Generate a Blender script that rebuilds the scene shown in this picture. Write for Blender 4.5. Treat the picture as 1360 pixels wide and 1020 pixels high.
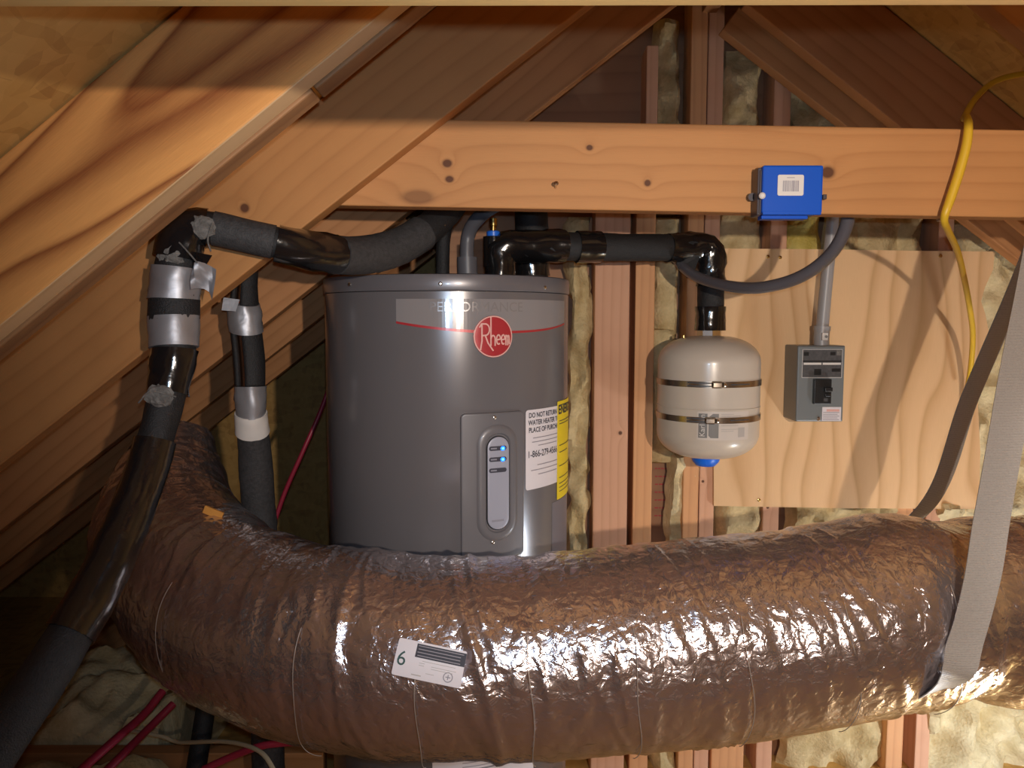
import bpy, bmesh, math, random
import numpy as np
from mathutils import Vector, Matrix
random.seed(7); rng = np.random.default_rng(11)
sc = bpy.context.scene
for o in list(bpy.data.objects): bpy.data.objects.remove(o)
col = sc.collection

# ------------------------------------------------------------------ camera
EYE = 1.30; F = 1020.0; PITCH = math.radians(4.8)
cd = bpy.data.cameras.new('camera'); cam = bpy.data.objects.new('camera', cd); col.objects.link(cam)
cam.location = (0, 0, EYE); cam.rotation_euler = (math.pi/2 - PITCH, 0, 0)
cd.sensor_fit = 'HORIZONTAL'; cd.sensor_width = 36; cd.lens = F/1360*36; cd.clip_start = 0.01
sc.camera = cam
# ------------------------------------------------------------------ light
w = bpy.data.worlds.new('attic_air'); sc.world = w; w.use_nodes = True
w.node_tree.nodes['Background'].inputs[0].default_value = (.8, .7, .6, 1)
w.node_tree.nodes['Background'].inputs[1].default_value = 0.0
def lamp(name, kind, loc, power, colr, size=.02, target=None, cone=None, blend=.5):
    d = bpy.data.lights.new(name, kind); d.energy = power; d.color = colr
    if kind == 'AREA': d.shape = 'SQUARE'; d.size = size
    else: d.shadow_soft_size = size
    if kind == 'SPOT': d.spot_size = math.radians(cone); d.spot_blend = blend
    o = bpy.data.objects.new(name, d); col.objects.link(o); o.location = loc
    if target is not None:
        o.rotation_euler = (Vector(target)-Vector(loc)).to_track_quat('-Z', 'Y').to_euler()
    return o
# all three are outside the picture: the phone's own flash (along the lens axis), the warm work light behind the
# photographer that throws the strap, cable and beam shadows, and the cool low lamp mirrored in the duct, tank and heater
lamp('phone_flash_offscreen', 'SPOT', (.004, -.005, EYE+.022), 16, (.52, .75, 1.0), .006, (.004, 1.4, EYE+.022-1.4*math.tan(PITCH)), 100, 1.0)
lamp('work_light_offscreen', 'SPOT', (.36, -.40, EYE+.067), 78, (1.0, .85, .71), .013, (.46, 1.5, EYE+.16), 90, .8)
lamp('low_lamp_offscreen', 'POINT', (1.30, 1.28, EYE-1.10), 20, (.76, .87, 1.0), .07)
sc.view_settings.view_transform = 'Standard'; sc.view_settings.look = 'None'
sc.view_settings.exposure = 0.0; sc.view_settings.gamma = 1.0; sc.view_settings.use_curve_mapping = False

# ------------------------------------------------------------------ helpers
CP, SP = math.cos(PITCH), math.sin(PITCH)
def ray(px, py):
    a = (px-680)/F; b = (510-py)/F
    return Vector((a, CP + b*SP, -SP + b*CP))          # camera looks +Y, pitched down
def P(px, py, Y):
    r = ray(px, py); return Vector((0, 0, EYE)) + r*(Y/r.y)
def pcyl(px, py, cx, cy, R):
    r = ray(px, py); a = r.x*r.x+r.y*r.y; b = -2*(r.x*cx+r.y*cy); c = cx*cx+cy*cy-R*R
    t = (-b - math.sqrt(max(b*b-4*a*c, 0)))/(2*a); p = Vector((0, 0, EYE))+r*t
    return math.atan2(p.x-cx, -(p.y-cy)), p.z           # angle 0 faces the camera side (-Y)

BASE = {}
def setp(o, label=None, cat=None, group=None, kind=None):
    if label: o['label'] = label
    if cat: o['category'] = cat
    if group: o['group'] = group
    if kind: o['kind'] = kind
    return o
def thing(name, label, cat, loc, group=None):
    o = bpy.data.objects.new(name, None); col.objects.link(o); o.location = loc; o.empty_display_size = .05
    BASE[o.name] = Vector(loc); return setp(o, label, cat, group)
def obj(name, verts, faces, mat, parent=None, smooth=False, bevel=0):
    verts = [Vector(v) for v in verts]
    if parent is None:
        xs = [v.x for v in verts]; ys = [v.y for v in verts]; zs = [v.z for v in verts]
        b = Vector(((min(xs)+max(xs))/2, (min(ys)+max(ys))/2, min(zs)))
    else: b = BASE[parent.name]
    me = bpy.data.meshes.new(name); me.from_pydata([v-b for v in verts], [], faces)
    me.materials.append(mat)
    bm = bmesh.new(); bm.from_mesh(me); bmesh.ops.recalc_face_normals(bm, faces=bm.faces); bm.to_mesh(me); bm.free()
    if smooth: me.polygons.foreach_set('use_smooth', [True]*len(me.polygons))
    me.update()
    o = bpy.data.objects.new(name, me); col.objects.link(o)
    if parent is None: o.location = b
    else: o.parent = parent
    BASE[o.name] = b
    if bevel:
        m = o.modifiers.new('bevel', 'BEVEL'); m.width = bevel; m.segments = 2; m.limit_method = 'ANGLE'
    if smooth:
        try: me.set_sharp_from_angle(angle=math.radians(40))
        except Exception: pass
    return o
class MB:
    def __init__(s): s.v = []; s.f = []
    def add(s, v, f):
        n = len(s.v); s.v += [Vector(q) for q in v]; s.f += [tuple(i+n for i in g) for g in f]; return s
    def box(s, c, d, M=None):
        x, y, z = [q/2 for q in d]; c = Vector(c)
        vs = [Vector((i*x, j*y, k*z)) for i in (-1, 1) for j in (-1, 1) for k in (-1, 1)]
        if M is not None: vs = [M @ q for q in vs]
        return s.add([c+q for q in vs], [(0,1,3,2),(4,6,7,5),(0,4,5,1),(2,3,7,6),(0,2,6,4),(1,5,7,3)])
    def lathe(s, prof, c=(0,0,0), n=48, M=None):
        c = Vector(c); vs = []; fs = []
        for r, z in prof:
            for k in range(n):
                a = 2*math.pi*k/n; q = Vector((r*math.sin(a), -r*math.cos(a), z))
                vs.append(c + (M @ q if M is not None else q))
        for i in range(len(prof)-1):
            for k in range(n):
                a, b = i*n+k, i*n+(k+1) % n; fs.append((a, b, b+n, a+n))
        fs.append(tuple(range(n))[::-1]); fs.append(tuple((len(prof)-1)*n+k for k in range(n)))
        return s.add(vs, fs)
    def make(s, name, mat, parent=None, smooth=False, bevel=0): return obj(name, s.v, s.f, mat, parent, smooth, bevel)

def board(name, p0, p1, thick, high, mat, ydir=Vector((0,1,0)), parent=None, bevel=.0025, cut0=None, cut1=None):
    """p0->p1 is the front lower edge; thickness goes along ydir, height perpendicular (upwards). local x = length."""
    x = (p1-p0); L = x.length; x.normalize(); y = (ydir-x*ydir.dot(x)).normalized(); z = x.cross(y)
    if z.z < 0 and abs(z.z) > .2 : z = -z
    flip = x.cross(y).dot(z) < 0
    o0 = (p0+p1)/2
    a0 = cut0 or 0; a1 = cut1 or 0
    vs = []
    for X, sgn in ((-L/2, a0), (L/2, a1)):
        for Y in (0, thick):
            for Z in (0, high): vs.append((X+sgn*Z, Y, Z))
    me = bpy.data.meshes.new(name)
    me.from_pydata(vs, [], [(0,1,3,2),(4,6,7,5),(0,4,5,1),(2,3,7,6),(0,2,6,4),(1,5,7,3)])
    bm = bmesh.new(); bm.from_mesh(me); bmesh.ops.recalc_face_normals(bm, faces=bm.faces); bm.to_mesh(me); bm.free()
    me.materials.append(mat)
    o = bpy.data.objects.new(name, me); col.objects.link(o)
    M = Matrix((x, y, z)).transposed().to_4x4(); M.translation = o0
    if parent is not None:
        o.parent = parent; M = Matrix.Translation(-BASE[parent.name]) @ M
    o.matrix_basis = M
    if flip: me.flip_normals()
    m = o.modifiers.new('bevel', 'BEVEL'); m.width = bevel; m.segments = 2
    BASE[o.name] = None
    return o

# --- smooth path + tube
class Path:
    def __init__(s, pts, n=24):
        # pts: list of (Vector, radius); Catmull-Rom (centripetal-ish) resampled
        q = [Vector(p[0]) for p in pts]; r = [p[1] for p in pts]
        q = [q[0]*2-q[1]] + q + [q[-1]*2-q[-2]]; r = [r[0]]+r+[r[-1]]
        P_, R_ = [], []
        for i in range(1, len(q)-2):
            for k in range(n):
                t = k/n; a, b, c, d = q[i-1:i+3]
                P_.append(.5*((2*b)+(c-a)*t+(2*a-5*b+4*c-d)*t*t+(3*b-a-3*c+d)*t**3))
                R_.append(r[i]*(1-t)+r[i+1]*t if True else 0)
        P_.append(q[-2]); R_.append(r[-2])
        # arc-length
        L = [0]
        for i in range(1, len(P_)): L.append(L[-1]+(P_[i]-P_[i-1]).length)
        s.P, s.R, s.L = P_, R_, L; s.len = L[-1]
        s._A = np.array([list(p) for p in P_]); s._L = np.array(L); s._R = np.array(R_)
    def at(s, d):
        return Vector([float(np.interp(d, s._L, s._A[:, k])) for k in range(3)]), float(np.interp(d, s._L, s._R))
    def frames(s, d0, d1, m):
        ds = [d0+(d1-d0)*i/(m-1) for i in range(m)]
        pr = [s.at(d) for d in ds]; out = []; up = Vector((0.13, -.2, 1)).normalized()
        e = s.len*.01
        for i, d in enumerate(ds):
            t = (s.at(min(d+e, s.len))[0]-s.at(max(d-e, 0))[0]).normalized()
            if i == 0:
                u = up if abs(t.dot(up)) < .9 else Vector((0, -1, 0))
                nrm = (u-t*u.dot(t)).normalized()
            else: nrm = (nrm-t*nrm.dot(t)).normalized()
            out.append((pr[i][0], pr[i][1], t, nrm, t.cross(nrm), d))
        return out
def tube(path, name, mat, parent=None, d0=0, d1=None, seg=20, m=None, dr=0.0, rough=0.0, cap=True, seed=0, fn=None, slant=0.0):
    d1 = path.len if d1 is None else d1; m = m or max(8, int((d1-d0)/.012))
    fr = path.frames(d0, d1, m); vs = []; fs = []; rg = np.random.default_rng(seed)
    nz = rg.normal(size=(m, seg))*rough
    if rough: nz = (nz+np.roll(nz, 1, 0)+np.roll(nz, 1, 1)+np.roll(nz, -1, 0)+np.roll(nz, -1, 1))/2.2
    for i, (c, r, t, n_, b, d) in enumerate(fr):
        for k in range(seg):
            a = 2*math.pi*k/seg
            rr = r+dr+nz[i, k]+(fn(d, a) if fn else 0)
            vs.append(c+(n_*math.cos(a)+b*math.sin(a))*rr + t*(slant*r*math.cos(a-.6) if slant else 0))
    for i in range(m-1):
        for k in range(seg):
            a, b2 = i*seg+k, i*seg+(k+1) % seg; fs.append((a, b2, b2+seg, a+seg))
    if cap: fs.append(tuple(range(seg))); fs.append(tuple((m-1)*seg+k for k in range(seg)))
    return obj(name, vs, fs, mat, parent, True)

# --- patches: rings of a rounded rectangle pushed through a mapper(u, v, h)
def rrect(w_, h_, r, n=6):
    r = max(min(r, w_/2-1e-6, h_/2-1e-6), 1e-6); pts = []
    for cx, cy, a0 in ((w_/2-r, h_/2-r, 0), (-w_/2+r, h_/2-r, 90), (-w_/2+r, -h_/2+r, 180), (w_/2-r, -h_/2+r, 270)):
        for k in range(n+1):
            a = math.radians(a0+90*k/n); pts.append((cx+r*math.cos(a), cy+r*math.sin(a)))
    out = []
    for i in range(len(pts)):                       # subdivide the straight runs
        p, q = pts[i], pts[(i+1) % len(pts)]; out.append(p)
        d = math.hypot(q[0]-p[0], q[1]-p[1])
        if (i+1) % (n+1) == 0:
            for k in range(1, 8): out.append((p[0]+(q[0]-p[0])*k/8, p[1]+(q[1]-p[1])*k/8))
    return out
def patch(name, mapper, w_, h_, rad, rings, mat, parent=None, cu=0, cv=0, smooth=True, fill=4):
    vs, fs = [], []; rl = list(rings)
    last, hh = rl[-1]; mn = min(w_, h_)/2
    for k in range(1, fill+1): rl.append((last+(mn*.985-last)*k/fill, hh))
    n = None
    for ins, hgt in rl:
        o_ = rrect(max(w_-2*ins, 1e-5), max(h_-2*ins, 1e-5), max(rad-ins, 1e-5)); n = len(o_)
        vs += [mapper(cu+p[0], cv+p[1], hgt) for p in o_]
    for i in range(len(rl)-1):
        for k in range(n):
            a, b = i*n+k, i*n+(k+1) % n; fs.append((a, b, b+n, a+n))
    fs.append(tuple((len(rl)-1)*n+k for k in range(n)))
    return obj(name, vs, fs, mat, parent, smooth)
def ribbon_mesh(mapper, strokes, width, h):
    mb = MB()
    for st in strokes:
        for i in range(len(st)-1):
            (x0, y0), (x1, y1) = st[i], st[i+1]; d = math.hypot(x1-x0, y1-y0) or 1e-9
            tx, ty = (x1-x0)/d*width/2, (y1-y0)/d*width/2; nx, ny = -ty, tx
            x0, y0, x1, y1 = x0-tx*.6, y0-ty*.6, x1+tx*.6, y1+ty*.6
            mb.add([mapper(x0+nx, y0+ny, h), mapper(x0-nx, y0-ny, h), mapper(x1-nx, y1-ny, h), mapper(x1+nx, y1+ny, h)], [(0, 1, 2, 3)])
    return mb
def text_mesh(s, size, align='CENTER', xs=1.0, bold=0):
    c = bpy.data.curves.new('t', 'FONT'); c.body = s; c.size = size; c.align_x = align; c.align_y = 'CENTER'; c.resolution_u = 3; c.offset = bold*size
    o = bpy.data.objects.new('t', c); col.objects.link(o); dg = bpy.context.evaluated_depsgraph_get()
    me = o.evaluated_get(dg).to_mesh(); v = [(q.co.x*xs, q.co.y) for q in me.vertices]; f = [tuple(p.vertices) for p in me.polygons]
    o.evaluated_get(dg).to_mesh_clear(); bpy.data.objects.remove(o); bpy.data.curves.remove(c); return v, f
def lettering(name, s, size, mapper, cu, cv, h, mat, parent, align='CENTER', xs=1.0, rot=0, bold=0):
    v, f = text_mesh(s, size, align, xs, bold); cr, sr = math.cos(rot), math.sin(rot)
    return obj(name, [mapper(cu+x*cr-y*sr, cv+x*sr+y*cr, h) for x, y in v], f, mat, parent)
def rects(name, mapper, lst, h, mat, parent):
    mb = MB()
    for (u0, v0, u1, v1) in lst:
        n = max(1, int(abs(u1-u0)/.006))
        for k in range(n):
            a = u0+(u1-u0)*k/n; b = u0+(u1-u0)*(k+1)/n
            mb.add([mapper(a, v0, h), mapper(b, v0, h), mapper(b, v1, h), mapper(a, v1, h)], [(0, 1, 2, 3)])
    o = mb.make(name, mat, parent)
    if len(lst) > 1: o['kind'] = 'stuff'
    return o

# ------------------------------------------------------------------ materials
def nt(name):
    m = bpy.data.materials.new(name); m.use_nodes = True; t = m.node_tree
    return m, t, t.nodes, t.links, t.nodes['Principled BSDF']
def plain(name, c, rough=.5, metal=0.0, noise=0.0, nscale=40, bump=0.0, coat=0.0, emit=None, spec=.5, bscale=None):
    m, t, N, L, b = nt(name)
    b.inputs['Base Color'].default_value = (*c, 1); b.inputs['Roughness'].default_value = rough; b.inputs['Metallic'].default_value = metal
    b.inputs['Coat Weight'].default_value = coat; b.inputs['Coat Roughness'].default_value = .12; b.inputs['Specular IOR Level'].default_value = spec
    if noise or bump:
        tc = N.new('ShaderNodeTexCoord'); nz = N.new('ShaderNodeTexNoise'); nz.inputs['Scale'].default_value = nscale; nz.inputs['Detail'].default_value = 4
        L.new(tc.outputs['Object'], nz.inputs['Vector'])
        if noise:
            mx = N.new('ShaderNodeMix'); mx.data_type = 'RGBA'; mx.inputs[6].default_value = (*[q*(1-noise) for q in c], 1)
            mx.inputs[7].default_value = (*[min(1, q*(1+noise)) for q in c], 1); L.new(nz.outputs['Fac'], mx.inputs[0]); L.new(mx.outputs[2], b.inputs['Base Color'])
        if bump:
            nb = nz
            if bscale:
                nb = N.new('ShaderNodeTexNoise'); nb.inputs['Scale'].default_value = bscale; nb.inputs['Detail'].default_value = 3; L.new(tc.outputs['Object'], nb.inputs['Vector'])
            bp = N.new('ShaderNodeBump'); bp.inputs['Strength'].default_value = bump; bp.inputs['Distance'].default_value = .004
            L.new(nb.outputs['Fac'], bp.inputs['Height']); L.new(bp.outputs['Normal'], b.inputs['Normal'])
    if emit: b.inputs['Emission Color'].default_value = (*emit[0], 1); b.inputs['Emission Strength'].default_value = emit[1]
    return m
def wood(name, light, dark, off=(0, 0, 0), scale=13, contrast=.75, stretch=.10, distort=3.0, knots=(), rough=.62, dirt=.25):
    m, t, N, L, b = nt(name)
    tc = N.new('ShaderNodeTexCoord'); base = tc.outputs['Object']
    def math_(op, a, bb=None, cl=False):
        n = N.new('ShaderNodeMath'); n.operation = op; n.use_clamp = cl
        for i, q in enumerate((a, bb)):
            if q is None: continue
            if isinstance(q, (int, float)): n.inputs[i].default_value = q
            else: L.new(q, n.inputs[i])
        return n.outputs[0]
    kn = None; warp = None
    for (kx, kz, kr, ky) in knots:
        mp = N.new('ShaderNodeMapping'); mp.vector_type = 'POINT'; mp.inputs['Scale'].default_value = (1/(kr*ky), 0.0, 1/kr); mp.inputs['Location'].default_value = (-kx/(kr*ky), 0, -kz/kr)
        L.new(base, mp.inputs['Vector']); ln = N.new('ShaderNodeVectorMath'); ln.operation = 'LENGTH'; L.new(mp.outputs[0], ln.inputs[0])
        d = ln.outputs['Value']
        k = math_('SUBTRACT', 1.0, math_('SMOOTH_MIN', math_('MULTIPLY', d, .72), 1.0), True)
        k = math_('MULTIPLY', math_('MULTIPLY', k, 3.0, True), .55 if kr >= .0085 else .95)
        e = math_('DIVIDE', 1.0, math_('ADD', 1.0, math_('MULTIPLY', math_('MULTIPLY', d, d), .22)))
        kn = k if kn is None else math_('MAXIMUM', kn, k); warp = e if warp is None else math_('ADD', warp, e)
    mp = N.new('ShaderNodeMapping'); mp.inputs['Location'].default_value = off; mp.inputs['Scale'].default_value = (stretch*10, 5, 5); L.new(base, mp.inputs['Vector'])
    gn = N.new('ShaderNodeTexNoise'); gn.inputs['Scale'].default_value = 1.0; gn.inputs['Detail'].default_value = 1.5; gn.inputs['Roughness'].default_value = .4; L.new(mp.outputs[0], gn.inputs['Vector'])
    sx = N.new('ShaderNodeSeparateXYZ'); L.new(base, sx.inputs[0])
    f = math_('ADD', math_('ADD', math_('MULTIPLY', sx.outputs[2], scale), math_('MULTIPLY', sx.outputs[1], scale*.7)), math_('MULTIPLY', gn.outputs['Fac'], distort))
    if warp is not None: f = math_('ADD', f, math_('MULTIPLY', warp, 1.6))
    f = math_('FRACT', f)
    rp = N.new('ShaderNodeValToRGB'); e = rp.color_ramp.elements
    e[0].position = 0; e[0].color = (.3, .3, .3, 1); e[1].position = 1; e[1].color = (.3, .3, .3, 1)
    q = e.new(.10); q.color = (0, 0, 0, 1); q = e.new(.50); q.color = (.12, .12, .12, 1); q = e.new(.76); q.color = (.5, .5, .5, 1); q = e.new(.92); q.color = (1, 1, 1, 1)
    L.new(f, rp.inputs['Fac'])
    fn = N.new('ShaderNodeTexNoise'); fm = N.new('ShaderNodeMapping'); fm.inputs['Scale'].default_value = (6, 160, 160); L.new(base, fm.inputs['Vector']); L.new(fm.outputs[0], fn.inputs['Vector']); fn.inputs['Detail'].default_value = 3
    bn = N.new('ShaderNodeTexNoise'); bn.inputs['Scale'].default_value = 5.5; bn.inputs['Detail'].default_value = 3; L.new(base, bn.inputs['Vector'])
    g = math_('ADD', math_('MULTIPLY', rp.outputs[0], contrast), math_('MULTIPLY', math_('SUBTRACT', fn.outputs['Fac'], .5), .35), True)
    mx = N.new('ShaderNodeMix'); mx.data_type = 'RGBA'; mx.inputs[6].default_value = (*light, 1); mx.inputs[7].default_value = (*dark, 1); L.new(g, mx.inputs[0]); out = mx.outputs[2]
    m2 = N.new('ShaderNodeMix'); m2.data_type = 'RGBA'; m2.blend_type = 'MULTIPLY'; L.new(out, m2.inputs[6]); m2.inputs[7].default_value = (.55, .47, .42, 1)
    L.new(math_('MULTIPLY', math_('SUBTRACT', bn.outputs['Fac'], .45, True), dirt*4, True), m2.inputs[0]); out = m2.outputs[2]
    if kn is not None:
        m3 = N.new('ShaderNodeMix'); m3.data_type = 'RGBA'; L.new(kn, m3.inputs[0]); L.new(out, m3.inputs[6]); m3.inputs[7].default_value = (.10, .035, .016, 1); out = m3.outputs[2]
    L.new(out, b.inputs['Base Color']); b.inputs['Roughness'].default_value = rough; b.inputs['Specular IOR Level'].default_value = .3
    bp = N.new('ShaderNodeBump'); bp.inputs['Strength'].default_value = .25; bp.inputs['Distance'].default_value = .001; L.new(fn.outputs['Fac'], bp.inputs['Height']); L.new(bp.outputs['Normal'], b.inputs['Normal'])
    return m
def osb(name, tint=1.0):
    m, t, N, L, b = nt(name)
    tc = N.new('ShaderNodeTexCoord'); nz = N.new('ShaderNodeTexNoise'); nz.inputs['Scale'].default_value = 9; L.new(tc.outputs['Object'], nz.inputs['Vector'])
    ad = N.new('ShaderNodeVectorMath'); ad.operation = 'MULTIPLY_ADD'; L.new(nz.outputs['Color'], ad.inputs[0]); ad.inputs[1].default_value = (.035, .035, .035); L.new(tc.outputs['Object'], ad.inputs[2])
    cols = []
    for sc_, loc in (((14, 75, 45), (0, 0, 0)), ((70, 17, 40), (3, 5, 1))):
        mp = N.new('ShaderNodeMapping'); mp.inputs['Scale'].default_value = sc_; mp.inputs['Location'].default_value = loc; mp.inputs['Rotation'].default_value = (0, .6, .5); L.new(ad.outputs[0], mp.inputs['Vector'])
        vo = N.new('ShaderNodeTexVoronoi'); vo.inputs['Scale'].default_value = 1; L.new(mp.outputs[0], vo.inputs['Vector'])
        rp = N.new('ShaderNodeValToRGB'); e = rp.color_ramp.elements
        e[0].color = (.42*tint, .225*tint, .07*tint, 1); e[1].color = (.68*tint, .42*tint, .14*tint, 1); q = e.new(.35); q.color = (.61*tint, .36*tint, .11*tint, 1); q = e.new(.12); q.color = (.54*tint, .31*tint, .09*tint, 1)
        sp = N.new('ShaderNodeSeparateColor'); L.new(vo.outputs['Color'], sp.inputs[0]); L.new(sp.outputs[0], rp.inputs[0]); cols.append(rp.outputs[0])
    mx = N.new('ShaderNodeMix'); mx.data_type = 'RGBA'; L.new(nz.outputs['Fac'], mx.inputs[0]); L.new(cols[0], mx.inputs[6]); L.new(cols[1], mx.inputs[7])
    L.new(mx.outputs[2], b.inputs['Base Color']); b.inputs['Roughness'].default_value = .6
    bp = N.new('ShaderNodeBump'); bp.inputs['Strength'].default_value = .3; bp.inputs['Distance'].default_value = .002; L.new(mx.outputs[2], bp.inputs['Height']); L.new(bp.outputs['Normal'], b.inputs['Normal'])
    return m
def fluff(name, a, c):
    m, t, N, L, b = nt(name)
    tc = N.new('ShaderNodeTexCoord'); n1 = N.new('ShaderNodeTexNoise'); n1.inputs['Scale'].default_value = 14; n1.inputs['Detail'].default_value = 6; n1.inputs['Roughness'].default_value = .65; L.new(tc.outputs['Object'], n1.inputs['Vector'])
    rp = N.new('ShaderNodeValToRGB'); e = rp.color_ramp.elements; e[0].position = .3; e[0].color = (*a, 1); e[1].position = .7; e[1].color = (*c, 1); L.new(n1.outputs['Fac'], rp.inputs[0]); L.new(rp.outputs[0], b.inputs['Base Color'])
    b.inputs['Roughness'].default_value = 1; b.inputs['Specular IOR Level'].default_value = .1
    n2 = N.new('ShaderNodeTexNoise'); n2.inputs['Scale'].default_value = 120; n2.inputs['Detail'].default_value = 4; L.new(tc.outputs['Object'], n2.inputs['Vector'])
    bp = N.new('ShaderNodeBump'); bp.inputs['Strength'].default_value = .6; bp.inputs['Distance'].default_value = .006; L.new(n2.outputs['Fac'], bp.inputs['Height']); L.new(bp.outputs['Normal'], b.inputs['Normal'])
    return m
def foil(name, c, rough, bs=55, strength=.5, metal=1.0):
    m, t, N, L, b = nt(name)
    tc = N.new('ShaderNodeTexCoord')
    nz = N.new('ShaderNodeTexNoise'); nz.inputs['Scale'].default_value = bs; nz.inputs['Detail'].default_value = 3; nz.inputs['Distortion'].default_value = .8; L.new(tc.outputs['Object'], nz.inputs['Vector'])
    vo = N.new('ShaderNodeTexVoronoi'); vo.feature = 'DISTANCE_TO_EDGE'; vo.inputs['Scale'].default_value = bs*.55; L.new(tc.outputs['Object'], vo.inputs['Vector'])
    ad = N.new('ShaderNodeMath'); ad.operation = 'ADD'; L.new(nz.outputs['Fac'], ad.inputs[0]); L.new(vo.outputs['Distance'], ad.inputs[1])
    bp = N.new('ShaderNodeBump'); bp.inputs['Strength'].default_value = strength; bp.inputs['Distance'].default_value = .003; L.new(ad.outputs[0], bp.inputs['Height']); L.new(bp.outputs['Normal'], b.inputs['Normal'])
    n2 = N.new('ShaderNodeTexNoise'); n2.inputs['Scale'].default_value = 8; n2.inputs['Detail'].default_value = 4; L.new(tc.outputs['Object'], n2.inputs['Vector'])
    mr = N.new('ShaderNodeMapRange'); mr.inputs[3].default_value = rough*.8; mr.inputs[4].default_value = rough*1.3; L.new(n2.outputs['Fac'], mr.inputs[0]); L.new(mr.outputs[0], b.inputs['Roughness'])
    b.inputs['Base Color'].default_value = (*c, 1); b.inputs['Metallic'].default_value = metal
    return m
M = {}
ORL, ORD = (.66, .345, .125), (.40, .155, .045)
M['rafter_bold'] = wood('rafter_bold', (.70, .33, .10), (.23, .068, .018), (.3, .40, .23), 24, .95, .11, 10.0, dirt=.08)
M['rafter_a'] = wood('rafter_a', (.50, .235, .082), (.34, .14, .046), (1.3, .26, -.35), 30, .35, .12, 3.0, knots=((-.30, .06, .013, 1.0), (-.98, .07, .022, .8), (.62, .08, .006, 1)), dirt=.2)
M['rafter_b'] = wood('rafter_b', (.50, .235, .095), (.33, .14, .05), (2.1, .03, .04), 30, .5, .12, 3.0, dirt=.3)
M['rafter_dirty'] = wood('rafter_dirty', (.36, .185, .08), (.20, .09, .04), (.7, .03, .11), 40, .5, .2, 3.0, dirt=.5)
M['stud_pink'] = wood('stud_pink', (.74, .415, .26), (.58, .28, .16), (.2, .03, .01), 45, .45, .1, 2, knots=((.12, .02, .004, 1), (-.22, .03, .003, 1)), dirt=.2)
M['stud_orange'] = wood('stud_orange', (.76, .40, .19), (.56, .25, .11), (.9, .05, .02), 45, .45, .1, 2, dirt=.15)
M['sheath'] = wood('sheath', (.42, .22, .12), (.30, .14, .08), (.4, .05, .06), 20, .5, .1, 2, dirt=.3)
M['ply'] = wood('ply', (.82, .54, .295), (.62, .36, .165), (.22, .02, .17), 16, .85, .17, 4.2, dirt=.06)
M['osb'] = osb('osb')
M['floor'] = M['osb']
M['batt'] = fluff('batt', (.46, .33, .15), (.80, .65, .37)); M['batt_pale'] = fluff('batt_pale', (.56, .44, .23), (.86, .74, .47)); M['batt_yellow'] = fluff('batt_yellow', (.50, .38, .07), (.74, .62, .22))
M['foil'] = foil('duct_foil', (.68, .615, .63), .185, 66, .85, .92)
M['foil_tape'] = foil('foil_tape', (.36, .36, .385), .42, 30, .25, .6)
M['seam'] = plain('seam', (.42, .36, .31), .45, .5)
M['jacket'] = plain('heater_jacket', (.165, .157, .168), .25, .2, coat=.15)
M['lid'] = plain('heater_lid', (.16, .153, .168), .32, .2, coat=.2)
M['panel'] = plain('access_panel', (.148, .142, .154), .40, .1, coat=.15)
M['silver'] = plain('silver_print', (.27, .255, .262), .15, .10, spec=.22)
M['chrome_letters'] = plain('chrome_letters', (.31, .295, .302), .22, .3, spec=1.0)
M['display'] = plain('display_strip', (.36, .37, .45), .4, .1)
M['display_dark'] = plain('display_dark', (.05, .05, .07), .4)
M['grey_print'] = plain('grey_print', (.26, .26, .31), .5)
M['led'] = plain('led_blue', (.05, .3, 1), .3, emit=((.0, .12, 1.0), 1.8)); M['led_core'] = plain('led_core', (.3, .8, 1), .3, emit=((.06, .5, 1.0), 2.6))
M['red'] = plain('red_enamel', (.42, .03, .04), .35, .1, coat=.3); M['pink_line'] = plain('logo_line', (.75, .42, .38), .4)
M['white_label'] = plain('white_label', (.74, .70, .74), .45); M['yellow_label'] = plain('yellow_label', (.85, .66, .02), .45)
M['ink'] = plain('ink', (.035, .035, .05), .6); M['ink_soft'] = plain('ink_soft', (.30, .28, .32), .6); M['ink_red'] = plain('ink_red', (.45, .05, .05), .6); M['ink_green'] = plain('ink_green', (.03, .08, .07), .6)
M['film'] = plain('film_label', (.165, .16, .19), .4)
M['tank'] = plain('tank_paint', (.60, .535, .46), .28, 0, coat=.25, noise=.03, nscale=6)
M['tank_label'] = plain('tank_label', (.64, .58, .53), .38); M['tank_grey'] = plain('tank_grey', (.19, .185, .18), .45); M['tank_white'] = plain('tank_white', (.72, .69, .66), .4); M['tank_faint'] = plain('tank_faint', (.46, .43, .41), .45)
M['steel'] = plain('stainless', (.42, .36, .30), .25, .95, noise=.2, nscale=60); M['screw'] = plain('screw_metal', (.75, .72, .68), .25, 1.0)
M['brass'] = plain('brass', (.70, .50, .18), .25, 1.0)
M['blue'] = plain('blue_plastic', (.0, .085, .55), .42, spec=.3); M['blue_dark'] = plain('blue_ring', (.02, .16, .75), .35); M['blue_cap'] = plain('blue_cap', (.01, .16, .85), .35)
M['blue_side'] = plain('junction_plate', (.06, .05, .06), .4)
M['box_grey'] = plain('box_grey', (.185, .205, .215), .42, .15); M['box_label'] = plain('box_label_dark', (.07, .07, .075), .45, noise=.5, nscale=160); M['box_frame'] = plain('box_label_frame', (.48, .47, .47), .4)
M['black_plastic'] = plain('black_plastic', (.012, .013, .015), .35)
M['conduit'] = plain('conduit_grey', (.34, .33, .335), .38); M['whip'] = plain('whip_grey', (.105, .10, .115), .34, coat=.2)
M['whip_top'] = plain('whip_top', (.10, .10, .115), .42)
M['foam'] = plain('black_foam', (.013, .013, .0145), .62, noise=.7, nscale=180, bump=.45, spec=.5, bscale=500)
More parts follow.
